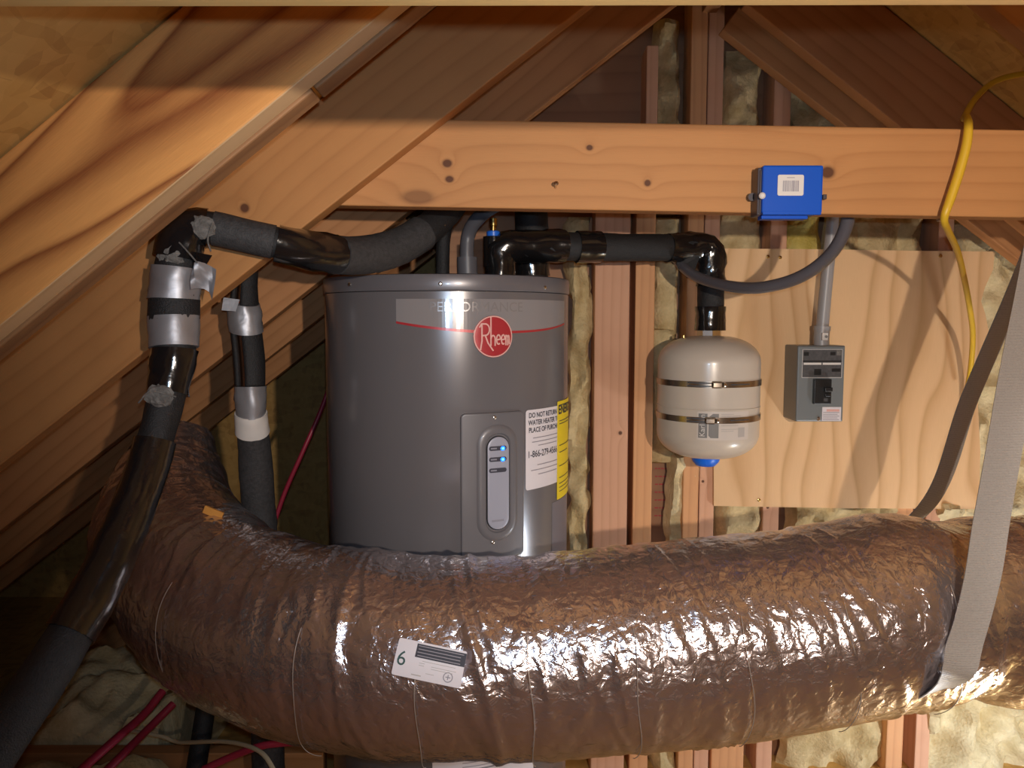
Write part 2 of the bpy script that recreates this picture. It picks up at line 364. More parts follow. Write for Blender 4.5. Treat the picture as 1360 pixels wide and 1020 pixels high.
M['foam_grey'] = plain('grey_foam', (.045, .044, .046), .66, noise=.6, nscale=150, bump=.4, spec=.4, bscale=400)
M['tape'] = plain('black_tape', (.008, .008, .009), .16, bump=.35, nscale=35, coat=.5); M['tape_white'] = plain('white_tape', (.70, .66, .62), .5)
M['fuzz'] = plain('insulation_scrap', (.16, .15, .14), .9, noise=.8, nscale=90, bump=1, bscale=120)
M['copper'] = plain('copper', (.60, .33, .20), .35, 1.0, noise=.3, nscale=30)
M['cable'] = plain('cable_yellow', (.72, .46, .03), .42); M['cable_white'] = plain('cable_tan', (.50, .42, .28), .5); M['pex'] = plain('pex_red', (.30, .02, .045), .35)
M['web'] = None
M['wood_chip'] = plain('wood_chip', (.62, .27, .05), .6)
def webbing():
    m, t, N, L, b = nt('strap_webbing'); tc = N.new('ShaderNodeTexCoord')
    wv = N.new('ShaderNodeTexWave'); wv.inputs['Scale'].default_value = 140; wv.bands_direction = 'Z'; wv.inputs['Distortion'].default_value = .6; L.new(tc.outputs['Object'], wv.inputs['Vector'])
    w2 = N.new('ShaderNodeTexNoise'); w2.inputs['Scale'].default_value = 350; L.new(tc.outputs['Object'], w2.inputs['Vector'])
    ad = N.new('ShaderNodeMath'); ad.operation = 'ADD'; L.new(wv.outputs['Fac'], ad.inputs[0]); L.new(w2.outputs['Fac'], ad.inputs[1])
    rp = N.new('ShaderNodeValToRGB'); rp.color_ramp.elements[0].position = .3; rp.color_ramp.elements[0].color = (.25, .235, .225, 1); rp.color_ramp.elements[1].position = 1.0; rp.color_ramp.elements[1].color = (.42, .40, .385, 1)
    L.new(ad.outputs[0], rp.inputs[0]); L.new(rp.outputs[0], b.inputs['Base Color']); b.inputs['Roughness'].default_value = .42; b.inputs['Metallic'].default_value = .15
    bp = N.new('ShaderNodeBump'); bp.inputs['Strength'].default_value = .4; bp.inputs['Distance'].default_value = .001; L.new(ad.outputs[0], bp.inputs['Height']); L.new(bp.outputs['Normal'], b.inputs['Normal'])
    return m
M['web'] = webbing()

# ------------------------------------------------------------------ the roof: lower-edge lines of the rafters (front face)
def ext(a, b, x0, x1):
    d = b-a; return a+d*((x0-a.x)/d.x), a+d*((x1-a.x)/d.x)
XR = .46; XL = -2.2; XRR = 3.0; HL, HR = .14, .175
l1 = ext(P(115, 338, .87), P(460, 56, .87), XL, XR)
l2 = ext(P(400, 304, 1.24), P(772, 12, 1.24), XL, XR)
l3 = ext(P(412, 388, 1.65), P(860, 38, 1.65), XL, XR-.02)
def shift(l, Y, dz=0): return tuple(Vector((p.x, Y, p.z+dz)) for p in l)
l3 = tuple(p+Vector((0, 0, .008)) for p in l3)
cut = lambda l, x: (l[0], l[0]+(l[1]-l[0])*((x-l[0].x)/(l[1].x-l[0].x)))
l4 = shift(l3, 2.05); l5 = shift(l3, 2.46)
r2 = ext(P(1322, 12, 1.24), P(1322, 12, 1.24)+Vector((1, 0, -.79)), XR+.038, XRR)
r3 = ext(P(1040, 44, 1.70), P(1181, 157, 1.70), XR+.038, XRR)
r4 = ext(P(1042, 104, 1.885), P(1330, 328, 1.885), XR+.038, XRR)
def perp(l, h):
    d = (l[1]-l[0]).normalized(); n = Vector((-d.z, 0, d.x)); n = n if n.z > 0 else -n; return [p+n*h for p in l]
def deck(name, lines, h, mat, Y0, Y1):
    rows = [perp(l, h) for l in lines]
    rows = [[Vector((p.x, Y0, p.z)) for p in rows[0]]]+rows+[[Vector((p.x, Y1, p.z)) for p in rows[-1]]]
    # carry on past the eave end a little
    v = []; f = []
    for r in rows: v += list(r)
    n = len(v)
    for r in rows: v += [q+Vector((0, 0, .02)) for q in r]
    for i in range(len(rows)-1):
        a = i*2; f.append((a, a+1, a+3, a+2)); f.append((n+a, n+a+2, n+a+3, n+a+1))
    return setp(obj(name, v, f, mat), kind='structure')
deck('ceiling_left', [l1, shift(l1, .95), l2, shift(l2, 1.282), l3, shift(l3, 1.692), l4, l5], HL+.002, M['osb'], -1.3, 3.3)
deck('ceiling_right', [shift(r2, .2), shift(r2, 1.282), r3, shift(r3, 2.1)], HR+.002, M['osb'], -1.3, 3.3)
FZ = EYE-1.22
setp(MB().box((.4, 1.0, FZ-.012), (5.6, 4.7, .024)).make('floor', M['floor']), kind='structure')
setp(MB().box((.4, -1.31, EYE-.1), (5.6, .02, 2.4)).make('wall_front', M['osb']), kind='structure')
setp(MB().box((.4, 3.31, EYE-.1), (5.6, .02, 2.4)).make('wall_far', M['osb']), kind='structure')

def rafter(name, line, Y0, h, mat, label, group=None, thick=.038):
    l = [Vector((p.x, Y0, p.z)) for p in line]
    o = board(name, l[0], l[1], thick, h, mat); return setp(o, label, 'rafter', group)
ra1 = rafter('rafter', l1, .87, HL, M['rafter_bold'], 'roof rafter with bold dark cathedral grain, pale lower edge, nearest the strand board deck')
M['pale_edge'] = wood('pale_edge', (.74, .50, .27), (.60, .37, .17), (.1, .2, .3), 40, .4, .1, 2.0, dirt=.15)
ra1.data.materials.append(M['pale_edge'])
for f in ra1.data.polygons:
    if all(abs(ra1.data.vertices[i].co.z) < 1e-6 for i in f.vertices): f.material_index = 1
jx = P(418, 137, .91)
la = [Vector((p.x, .9095, p.z-.004)) for p in l1]; d_ = (la[1]-la[0])/(la[1].x-la[0].x)
s1 = rafter('sister_board', [la[0], la[0]+d_*(jx.x-.0016-la[0].x)], .9095, HL, M['rafter_dirty'], 'dirty brown sister board nailed behind the bold-grained rafter, below the butt joint')
s2 = rafter('sister_board', [la[0]+d_*(jx.x+.0016-la[0].x), la[1]], .9095, HL, M['rafter_dirty'], 'dirty brown sister board nailed behind the bold-grained rafter, above the butt joint')
rafter('rafter', l2, 1.24, HL, M['rafter_a'], 'orange roof rafter with knots that the long collar tie is nailed behind')
rafter('rafter', l3, 1.65, HL, M['rafter_b'], 'shaded roof rafter passing over the water heater and behind its black pipes')
rafter('rafter', cut(l4, -.24), 2.05, HL, M['rafter_b'], 'dim roof rafter low behind the foil duct, beyond the one over the heater')
rafter('rafter', cut(l5, -.24), 2.46, HL, M['rafter_b'], 'deepest dark roof rafter in the shadow left of the water heater')
rafter('rafter', r2, 1.24, HR, M['rafter_a'], 'sloping rafter beside the top bend of the yellow cable, its lower edge pale')
rafter('rafter', r3, 1.70, HR, M['rafter_b'], 'dark reddish rafter sloping down behind the collar tie and yellow cable')
rafter('rafter', r4, 1.885, .066, M['rafter_b'], 'shadowed rafter against the insulated end wall, beside the double post')
setp(board('ridge_board', Vector((XR, -1.2, EYE+.74)), Vector((XR, 1.93, EYE+.74)), .036, .2, M['rafter_b'], ydir=Vector((1, 0, 0))), 'dark ridge board along the roof peak where the rafters meet', 'ridge board')

# collar ties
TB0, TB1 = P(330, 270.5, 1.2795), P(1360, 289, 1.2795)
dt = (TB1-TB0)/(TB1.x-TB0.x); TB1 = TB0+dt*(1.08-TB0.x); tmid = (TB0+TB1)/2
def tieloc(px, py):
    p = P(px, py, 1.2795); x = (TB1-TB0).normalized(); z = Vector((-x.z, 0, x.x)); d = p-tmid; return d.dot(x), d.dot(z)
kn = []
for px, py, r, e in ((594, 217, .0055, 1.2), (597, 238, .0045, 1.3), (555, 262, .010, 2.2), (783, 196, .0038, 1.2), (860, 243, .0045, 1.0), (1099, 229, .008, 1.2), (735, 345, .003, 1)):
    a, b = tieloc(px, py); kn.append((a, b, r, e))
M['tie'] = wood('tie', (.53, .255, .095), (.37, .155, .052), (.15, .05, .055), 34, .42, .07, 2.6, knots=kn, dirt=.12)
M['beam'] = wood('beam', (.74, .46, .17), (.52, .28, .09), (.6, .05, .09), 40, .5, .1, 2.5, knots=(), dirt=.2)
tie = setp(board('collar_tie', TB0, TB1, .038, .1405, M['tie']), 'long knotty orange collar tie carrying the blue electrical box', 'beam')
nm = MB(); np_ = P(738, 246, 1.276); nm.lathe([(.0015, -.012), (.0015, 0), (.004, .0005), (.004, .002), (.001, .0025)], np_+Vector((0, -.012, 0)), 10, Matrix.Rotation(math.radians(70), 3, 'X'))
nl = setp(nm.make('nail', M['screw']), 'bent nail sticking out of the collar tie above the water heater', 'nail')
B0, B1 = P(-260, 11, .513), P(1360, 8.5, .513); db = (B1-B0)/(B1.x-B0.x); B1 = B0+db*(1.12-B0.x)
setp(board('collar_tie', B0-Vector((0, .038, 0)), B1-Vector((0, .038, 0)), .038, .14, M['beam']), 'pale yellowish overhead collar tie crossing above everything else', 'beam')

# ------------------------------------------------------------------ the end wall: sheathing > studs, batts
WY = 1.97
wall = setp(MB().box(((-.2+2.6)/2, 2.075, EYE-.15), (2.8, .02, 2.14)).make('wall_back', M['sheath']), kind='structure')
def vstud(x0, x1, Y, ytop, mat, d=.09, py=500, z0=None, name='stud'):
    a = P(x0, py, Y); b = P(x1, py, Y); zt = P(0, ytop, Y).z; zb = FZ if z0 is None else z0
    # build lying: local x runs up
    me_h = b.x-a.x
    p0 = Vector((b.x, Y, zb)); p1 = Vector((b.x, Y, zt))
    o = board(name, p0, p1, d, me_h, mat, ydir=Vector((0, 1, 0)), parent=wall)
    return o
# board(): z = x.cross(y) for x=+Z, y=+Y gives -X so the height grows towards smaller x
vstud(789, 835, 1.97, 215, M['stud_pink']); vstud(842.5, 868, 1.975, 215, M['stud_orange'])
vstud(910, 931, 1.97, -20, M['stud_orange']); vstud(932, 952, 1.968, -20, M['stud_pink'])
vstud(1018, 1040, 1.975, 60, M['stud_pink']); vstud(1238, 1258, 1.975, 250, M['stud_pink']); vstud(1198, 1221, 1.972, 640, M['stud_orange'], z0=FZ)
vstud(853, 868, 1.985, 60, M['stud_pink'])
vstud(956, 1001, 1.98, 930, M['stud_orange'])
vstud(700, 722, 1.97, 200, M['stud_pink']); vstud(1440, 1462, 1.975, 420, M['stud_pink'])
def batt(name, x0, y0, x1, y1, Y, mat, amp=.012, seed=0, parent=None, edge=.012, poly=None, label=None):
    rg = np.random.default_rng(seed); a = P(x0, y1, Y); b = P(x1, y0, Y); nx = max(8, int((b.x-a.x)/.010)); nz = max(10, int((b.z-a.z)/.012))
    def sm(n, m, k):
        g = rg.normal(size=(n, m))
        for _ in range(k): g = (g+np.roll(g, 1, 0)+np.roll(g, -1, 0)+np.roll(g, 1, 1)+np.roll(g, -1, 1))/5
        return g/(g.std()+1e-9)
    g = sm(nz+1, nx+1, 10)*amp*.9+sm(nz+1, nx+1, 3)*amp*.45+sm(nz+1, nx+1, 1)*amp*.2
    ex = sm(nz+1, nx+1, 4)
    v = []; f = []
    for j in range(nz+1):
        for i in range(nx+1):
            u = i/nx; t = j/nz; bul = min(u, 1-u, (t*4), (1-t)*4)
            x = a.x+(b.x-a.x)*u; z = a.z+(b.z-a.z)*t
            if i in (0, nx): x += ex[j, i]*edge
            elif poly is None: x += ex[j, i]*edge*.3
            y = Y-g[j, i]-.02*min(1, bul*5)+.02
            if poly: x += poly(t)*(1 if u > .02 else 1)
            if i in (0, nx) or j in (0, nz): y = Y+.05
            v.append((x, y, z))
    for j in range(nz):
        for i in range(nx):
            q = j*(nx+1)+i; f.append((q, q+1, q+nx+2, q+nx+1))
    o = obj(name, v, f, mat, parent, True); return o
W = wall
batt('insulation_batt', 751, 285, 787, 1015, 1.975, M['batt'], .012, 1, W, .007)
batt('insulation_batt', 868, 285, 906, 450, 1.99, M['batt'], .006, 2, W, .003)
batt('insulation_batt', 886, 600, 931, 740, 1.985, M['batt_pale'], .012, 3, W, .004, poly=lambda t: .012*(t-.5))
batt('insulation_batt', 862, 432, 905, 620, 2.00, M['batt'], .014, 4, W, .008, poly=lambda t: .012*math.sin(t*5))
batt('insulation_batt', 953, 270, 1018, 345, 1.99, M['batt'], .008, 5, W, .002)
batt('insulation_batt', 1040, 270, 1100, 345, 1.985, M['batt_yellow'], .010, 6, W, .002)
batt('insulation_batt', 1101, 270, 1238, 345, 1.985, M['batt'], .012, 7, W, .002)
batt('insulation_batt', 1258, 250, 1440, 760, 1.99, M['batt_pale'], .014, 8, W, .002)
batt('insulation_batt', 953, 640, 1018, 740, 1.99, M['batt'], .010, 9, W, .002)
batt('insulation_batt', 1040, 660, 1198, 1060, 1.98, M['batt'], .014, 10, W, .004)
batt('insulation_batt', 1221, 660, 1440, 1060, 1.98, M['batt_pale'], .02, 11, W, .004)
batt('insulation_batt', 868, 760, 905, 1060, 1.985, M['batt'], .010, 12, W, .004)
batt('insulation_batt', 868, 20, 908, 285, 2.0, M['batt'], .010, 13, W, .004)
batt('insulation_batt', 955, 60, 1015, 270, 2.0, M['batt'], .014, 14, W, .006)
batt('insulation_batt', 1045, 95, 1180, 270, 1.98, M['batt'], .02, 15, W, .010)
# red mill print on the bare sheathing beside the tank
mp_ = lambda u, v, h: Vector((u, 2.0645-h, v))
a_, b_ = P(868, 690, 2.064), P(898, 596, 2.064); ls = []
for k in range(9):
    z = b_.z-(k+.5)*(b_.z-a_.z)/9; xa = a_.x+.002
    while xa < b_.x-.012:
        wa = .005+.009*random.random(); ls.append((xa, z-.0018, min(xa+wa, b_.x-.003), z+.0018)); xa += wa+.0022
rects('mill_print', mp_, ls, .0005, M['ink_red'], wall)
# plywood backer panel
PY = 1.955
op = [(948, 330), (1090, 331), (1210, 333), (1321, 334), (1319, 358), (1308, 382), (1303, 400), (1309, 418), (1313, 440), (1300, 470), (1299, 540), (1302, 600), (1300, 676), (1120, 675), (948, 672)]
op = [P(x, y, PY) for x, y in op]; n = len(op); c0 = Vector((op[0].x, PY, op[-1].z))
plyM = [Vector((p.x, PY, p.z)) for p in op]+[Vector((p.x, PY+.012, p.z)) for p in op]
# local frame with x up so that the grain runs vertically
me = bpy.data.meshes.new('plywood_panel'); R_ = Matrix(((0, 0, 1), (0, 1, 0), (-1, 0, 0)))      # world -> local
me.from_pydata([R_ @ (p-c0) for p in plyM], [], [tuple(range(n))]+[tuple(range(2*n-1, n-1, -1))]+[(i, (i+1) % n, n+(i+1) % n, n+i) for i in range(n)])
bm = bmesh.new(); bm.from_mesh(me); bmesh.ops.recalc_face_normals(bm, faces=bm.faces); bm.to_mesh(me); bm.free(); me.materials.append(M['ply'])
ply = bpy.data.objects.new('plywood_panel', me); col.objects.link(ply); ply.matrix_basis = Matrix.Translation(c0) @ R_.transposed().to_4x4()
setp(ply, 'pale plywood panel with a broken edge screwed over the wall studs', 'panel')
for px, py in ((1020, 341), (1249, 340), (1008, 664), (1036, 342)):
    p = P(px, py, PY); mbs = MB().lathe([(.0045, 0), (.0045, .0015), (.002, .0025)], p, 10, Matrix.Rotation(math.pi/2, 3, 'X'))
    o = mbs.make('screw', M['brass']); l_ = o.matrix_basis.copy(); o.parent = ply; o.matrix_parent_inverse = ply.matrix_basis.inverted()

# ------------------------------------------------------------------ water heater
HR_ = .26; HX, HY = -.139, 1.674
HTOP = P(593, 363, HY-HR_).z; HBOT = FZ+.02
heater = thing('water_heater', 'dark grey electric tank water heater with red badge, behind the foil duct', 'water heater', (HX, HY, FZ))
def hmap(u, v, h): a = u/HR_; r = HR_+h; return Vector((HX+r*math.sin(a), HY-r*math.cos(a), v))
def hp(px, py): a, z = pcyl(px, py, HX, HY, HR_); return a*HR_, z
seam = hp(593, 386)[1]
MB().lathe([(HR_-.02, HBOT), (HR_-.003, HBOT), (HR_, HBOT+.004), (HR_, seam-.001), (HR_-.004, seam), (HR_-.02, seam+.001)], (HX, HY, 0), 160).make('jacket', M['jacket'], heater, True)
MB().lathe([(HR_-.02, seam-.001), (HR_+.0012, seam+.0005), (HR_+.0022, seam+.003), (HR_+.0022, HTOP-.005), (HR_+.0008, HTOP-.0015), (HR_-.003, HTOP), (HR_-.012, HTOP-.002), (.01, HTOP-.004)], (HX, HY, 0), 160).make('lid', M['lid'], heater, True)
for px, py in ((466, 378), (585, 377), (722, 382)):
    u, v = hp(px, py); patch('screw', hmap, .008, .008, .004, [(0, .002), (.0005, .0045), (.002, .0055)], M['screw'], heater, u, v)
# base ring
MB().lathe([(HR_-.03, FZ), (HR_-.01, FZ), (HR_-.01, HBOT+.004), (HR_-.03, HBOT+.004)], (HX, HY, 0), 64).make('base_ring', M['black_plastic'], heater)
# nameplate: silver panel with curved lower edge and red swoosh
u0, vt = hp(526, 397); u1, _ = hp(749, 399); vL = hp(526, 428)[1]; um, vm = hp(628, 440); uR, vR = hp(742, 430)
def low(u):
    t = (u-u0)/(u1-u0); tm = (um-u0)/(u1-u0)
    # parabola through (0,vL),(tm,vm),(1,vR)
    return vL*((t-tm)*(t-1))/(tm)+vm*(t*(t-1))/(tm*(tm-1))+vR*(t*(t-tm))/(1-tm)
mb = MB(); NN = 60
for k in range(NN):
    a = u0+(u1-u0)*k/NN; b = u0+(u1-u0)*(k+1)/NN
    mb.add([hmap(a, low(a), .0006), hmap(b, low(b), .0006), hmap(b, vt, .0006), hmap(a, vt, .0006)], [(0, 1, 2, 3)])
plate = mb.make('nameplate', M['silver'], heater, True)
mb = MB()
for k in range(NN):
    a = u0+(u1-u0)*k/NN; b = u0+(u1-u0)*(k+1)/NN; tk = lambda u: .0052-.003*abs((u-u0)/(u1-u0)-.35)
    mb.add([hmap(a, low(a)-tk(a)/2, .0011), hmap(b, low(b)-tk(b)/2, .0011), hmap(b, low(b)+tk(b)/2, .0011), hmap(a, low(a)+tk(a)/2, .0011)], [(0, 1, 2, 3)])
mb.make('red_stripe', M['red'], plate, True)
ut, vtx = hp(581, 408); ut2, _ = hp(651, 408)
v_, f_ = text_mesh('ERFORM', .02, 'LEFT'); wd = max(x for x, y in v_)
sz = .02; xs_ = (ut2-ut)/wd
hh_ = max(y for x, y in v_)-min(y for x, y in v_); targ = abs(hp(600, 402)[1]-hp(600, 415)[1]); sz = .02*targ/hh_; xs_ = (ut2-ut)/(wd*sz/.02)
vP, fP = text_mesh('P', sz, 'LEFT'); wP = max(x for x, y in vP)*xs_*1.18
lettering('lettering', 'PERFORMANCE', sz, hmap, ut-wP, vtx, .0011, M['chrome_letters'], plate, 'LEFT', xs_)
# round badge with hand-drawn lettering
bu, bv = hp(655, 447); BR = .5*abs(hp(655, 419.5)[1]-hp(655, 475.5)[1])
badge = patch('badge', hmap, BR*2, BR*2, BR, [(0, .0006), (.0003, .0022), (.002, .0024)], M['red'], heater, bu, bv)
circ = [(bu+math.cos(a*math.pi/24)*BR*.955, bv+math.sin(a*math.pi/24)*BR*.955) for a in range(49)]
ribbon_mesh(hmap, [circ], BR*.055, .0027).make('badge_ring', M['pink_line'], badge)
def arc(cx, cy, rx, ry, a0, a1, n=14): return [(cx+rx*math.cos(math.radians(a0+(a1-a0)*k/n)), cy+ry*math.sin(math.radians(a0+(a1-a0)*k/n))) for k in range(n+1)]
st = [[(-.68, -.62), (-.60, -.2), (-.60, .55)], [(-.72, .45), (-.62, .6)]+arc(-.42, .33, .22, .27, 95, -90)+[(-.55, .05)], [(-.42, .05), (-.28, -.3), (.0, -.66)],
      [(-.12, .9), (-.12, -.42)], [(-.12, -.1)]+arc(-.0, -.12, .11, .17, 150, 0)+[(.11, -.42)],
      [(.2, -.16), (.40, -.12)]+arc(.30, -.14, .11, .22, 5, 300), [(.48, -.16), (.66, -.12)]+arc(.565, -.14, .1, .22, 5, 300),
      [(.72, .06), (.72, -.4)], [(.72, -.05)]+arc(.775, -.1, .055, .14, 150, 0)+[(.83, -.4)], [(.83, -.05)]+arc(.875, -.1, .045, .14, 150, 0)+[(.92, -.34)]]
ribbon_mesh(hmap, [[(bu+(x*.92-.03)*BR, bv+y*BR) for x, y in s] for s in st], BR*.07, .0028).make('lettering', M['pink_line'], badge)
# access panel
pa, pb = hp(611, 549), hp(694, 735); pcu, pcv = (pa[0]+pb[0])/2, (pa[1]+pb[1])/2; pw, ph = pb[0]-pa[0], pa[1]-pb[1]
panel = patch('access_panel', hmap, pw, ph, .010, [(0, .0002), (.0008, .0042), (.0025, .0052), (.004, .0052)], M['panel'], heater, pcu, pcv, fill=8)
sa, sb = hp(645.5, 580), hp(673.5, 700); scu, scv = (sa[0]+sb[0])/2, (sa[1]+sb[1])/2; sw, sh = sb[0]-sa[0], sa[1]-sb[1]
patch('bezel', hmap, sw+.040, sh+.046, .04, [(0, .005), (.004, .0075), (.010, .0085), (.0165, .0080), (.0185, .0055)], M['panel'], panel, scu, scv, fill=4)
strip = patch('display_strip', hmap, sw, sh, sw/2, [(0, .0057), (.0006, .0082), (.0015, .0086)], M['display'], heater, scu, scv)
patch('display_rim', hmap, sw+.003, sh+.003, sw/2+.0015, [(0, .0057), (.0003, .0068), (.0016, .0068)], M['black_plastic'], panel, scu, scv)
for px, py, on in ((659, 594.5, 1), (659, 609, 1), (659, 623.5, 0)):
    u, v = hp(px, py)
    ind = patch('indicator', hmap, sw*.80, .0085, .004, [(0, .0087), (.0003, .0093)], M['display_dark'], heater, u, v)
    rects('indicator_text', hmap, [(u-sw*.33, v-.0012, u-sw*.06, v+.0014)], .0095, M['grey_print'], ind)
    if on:
        ul, vl = hp(665, py); patch('led', hmap, .0098, .0085, .0042, [(0, .0094), (.0006, .0098)], M['led'], ind, ul, vl); patch('led_core', hmap, .0046, .0046, .0023, [(0, .0099), (.0005, .0106)], M['led_core'], ind, ul, vl)
u, v = hp(659, 690); rects('small_print', hmap, [(u-.012, v-.002, u+.012, v+.002)], .0088, M['grey_print'], strip)
for px, py in ((655, 554), (653, 719)):
    u, v = hp(px, py); patch('screw', hmap, .008, .008, .004, [(0, .005), (.0006, .0075), (.002, .0085)], M['screw'], heater, u, v)
# white return-policy label and yellow energy label
la_, lb_ = hp(698, 545), hp(744, 634); lw, lh = lb_[0]-la_[0]+.012, la_[1]-lb_[1]+.006; lcu, lcv = la_[0]+lw/2, la_[1]-lh/2
wl = patch('warning_label', hmap, lw, lh, .006, [(0, .0006), (.0003, .0009)], M['white_label'], heater, lcu, lcv, fill=8)
top = lcv+lh/2
for k, s in enumerate(('DO NOT RETURN THIS', 'WATER HEATER TO THE', 'PLACE OF PURCHASE')):
    lettering('lettering', s, .0138, hmap, lcu-lw*.455+(.001, 0, .001)[k], top-.0115-k*.0145, .0014, M['ink'], wl, 'LEFT', xs=.84, bold=.022)
lettering('phone_number', '1-866-279-4566', .0185, hmap, lcu-lw*.47, top-lh*.56, .0014, M['ink'], wl, 'LEFT', xs=.82, bold=.012)
rects('small_print', hmap, [(lcu-lw*f, top-lh*t-.0009, lcu+lw*f*.95, top-lh*t+.0009) for t, f in ((.355, .36), (.405, .38), (.455, .25), (.70, .27), (.76, .40), (.82, .25))], .0013, M['ink_soft'], wl)
ya, yb = hp(739.5, 534), hp(751.5, 655); yw, yh = .115, ya[1]-yb[1]; ycu, ycv = ya[0]+yw/2, (ya[1]+yb[1])/2+.001
yl = patch('energy_label', hmap, yw, yh, .003, [(0, .0014), (.0003, .0018)], M['yellow_label'], heater, ycu, ycv, fill=10)
lettering('lettering', 'ENERGY', .026, hmap, ycu-yw*.47, ycv+yh*.41, .0023, M['ink'], yl, 'LEFT', 1.0, bold=.03)
rects('small_print', hmap, [(ycu-yw*.42, ycv+yh*t-.0008, ycu+yw*f, ycv+yh*t+.0008) for t, f in ((.46, .1), (.30, .4), (.27, .2), (.05, .4), (-.02, .1), (-.16, .35), (-.28, .2), (-.34, .35), (-.38, .3), (-.42, .3))], .0023, M['ink'], yl)
ra, rb = hp(733, 668), hp(751, 742); patch('rating_label', hmap, .10, ra[1]-rb[1], .003, [(0, .0005), (.0002, .0008)], M['film'], heater, ra[0]+.05, (ra[1]+rb[1])/2, fill=8)
ba, bb = hp(574, 985), hp(708, 1018); bl = patch('lower_label', hmap, bb[0]-ba[0], .12, .002, [(0, .0005), (.0002, .0008)], M['white_label'], heater, (ba[0]+bb[0])/2, ba[1]-.06, fill=10)
rects('small_print', hmap, [((ba[0]+bb[0])/2-.05, ba[1]-.03-.008*k, (ba[0]+bb[0])/2+.05-.02*(k % 3), ba[1]-.0285-.008*k) for k in range(9)], .0012, M['ink_soft'], bl)

# ------------------------------------------------------------------ expansion tank
TY = 1.81; a0 = P(876, 515, TY); a1 = P(1009.5, 515, TY); TR = (a1.x-a0.x)/2*.992; TX = (a0.x+a1.x)/2-.004
ztop = P(942, 446, TY-.04).z; zbot = P(942, 611, TY-.04).z
tank = thing('expansion_tank', 'cream expansion tank with two steel band clamps hanging beneath a black pipe', 'tank', (TX, TY, zbot-.02))
def tmap(u, v, h): a = u/TR; r = TR+h; return Vector((TX+r*math.sin(a), TY-r*math.cos(a), v))
def tp(px, py): a, z = pcyl(px, py, TX, TY, TR); return a*TR, z
prof = []
hd = .062
for k in range(13):
    a = math.radians(90*k/12); prof.append((max(TR*math.sin(a)**.72, .004), zbot+hd-hd*math.cos(a)))
for k in range(13):
    a = math.radians(90-90*k/12); prof.append((max(TR*math.sin(a)**.72, .004), ztop-hd+hd*math.cos(a)))
MB().lathe(prof, (TX, TY, 0), 96).make('body', M['tank'], tank, True)
sm_ = tp(942, 508)[1]
MB().lathe([(TR, tp(942,545)[1]-.0015), (TR+.0012, tp(942,545)[1]-.001), (TR+.0012, tp(942,545)[1]+.001), (TR, tp(942,545)[1]+.0015)], (TX, TY, 0), 96).make('weld_seam', M['tank'], tank, True)
lu0, lv0 = tp(926, 546); lu1, lv1 = tp(993, 583)
tl = patch('tank_label', tmap, lu1-lu0, lv0-lv1, .003, [(0, .0004), (.0002, .0007)], M['tank_label'], tank, (lu0+lu1)/2, (lv0+lv1)/2, fill=6)
g0, g1 = tp(928, 549), tp(954, 582)
# grey block with the word panel and the K mark
kw = g1[0]-g0[0]; kh = g0[1]-g1[1]
rects('logo_block', tmap, [(g0[0], g1[1], g0[0]+kw*.44, g0[1])], .0011, M['tank_grey'], tl)
kx = g0[0]+kw*.5
mk = rects('logo_mark', tmap, [(kx, g1[1], kx+kw*.5, g0[1])], .0011, M['tank_grey'], tl)
mb = MB()
for tri in (((0, .86), (0, 1), (.42, 1)), ((0, 0), (.0, .10), (.22, 0)), ((0, .55), (0, .86), (.14, .72))): mb.add([tmap(kx+x*kw*.5, g1[1]+y*kh, .0014) for x, y in tri], [(0, 1, 2)])
mb.make('logo_notches', M['tank_label'], tl)['kind'] = 'stuff'
v_, f_ = text_mesh('Kar', .02, 'LEFT'); wd = max(x for x, y in v_)
s_ = .02*(kh*.46)/wd
lettering('lettering', 'Karl', s_, tmap, g0[0]+kw*.20, g1[1]+kh*.04, .0015, M['tank_white'], tl, 'LEFT', 1, math.pi/2)
lettering('lettering', 'n', s_, tmap, g0[0]+kw*.20, g1[1]+kh*.82, .0015, M['tank_white'], tl, 'LEFT', 1, math.pi/2)
q0 = tp(958, 549); q1 = tp(988, 580)
rects('small_print', tmap, [(q0[0], q0[1]-.003-.0042*k, q0[0]+(q1[0]-q0[0])*f, q0[1]-.0018-.0042*k) for k, f in enumerate((.5, .8, 0, 0, 0, .75, .7, 0, .7, .5))], .0011, M['tank_faint'], tl)
c0_ = tp(980, 568); c1_ = tp(988, 580); rects('barcode', tmap, [(c0_[0], c1_[1], c1_[0], c0_[1])], .0012, M['tank_faint'], tl)
for k, (py, cx_) in enumerate(((511, 951), (558.5, 942))):
    zc = tp(942, py)[1]; hw = .0068
    stp = MB().lathe([(TR+.0002, zc-hw), (TR+.0022, zc-hw), (TR+.0022, zc+hw), (TR+.0002, zc+hw)], (TX, TY, 0), 96).make('band_clamp', M['steel'], tank, True)
    rects('worm_slots', tmap, [(-.075, zc-hw*.75, -.006, zc-hw*.3), (-.075, zc+hw*.3, -.006, zc+hw*.75), (.02, zc-.001, .07, zc+.0015)], .0027, M['box_label'], stp)
    u, v = tp(cx_, py); hb = patch('clamp_housing', tmap, .024, .0165, .004, [(0, .002), (.001, .008), (.004, .011)], M['steel'], stp, u+.002, v)
    p = tmap(u+.014, v, .007); MB().lathe([(.0055, 0), (.0055, .004), (.004, .006)], p, 12, Matrix.Rotation(math.pi/2, 3, 'Y')).make('clamp_screw', M['screw'], stp, True)
cp = P(940, 612, TY-.03); MB().lathe([(.010, -.018), (.022, -.016), (.031, -.006), (.034, .004), (.034, .03)], (cp.x, TY-.01, zbot-.002), 24).make('blue_cap', M['blue_cap'], tank, True)
MB().lathe([(.024, -.004), (.024, .003), (.029, .004), (.029, .018), (.018, .019), (.018, .05)], (TX, TY, ztop-.004), 8).make('pipe_nipple', M['screw'], tank)
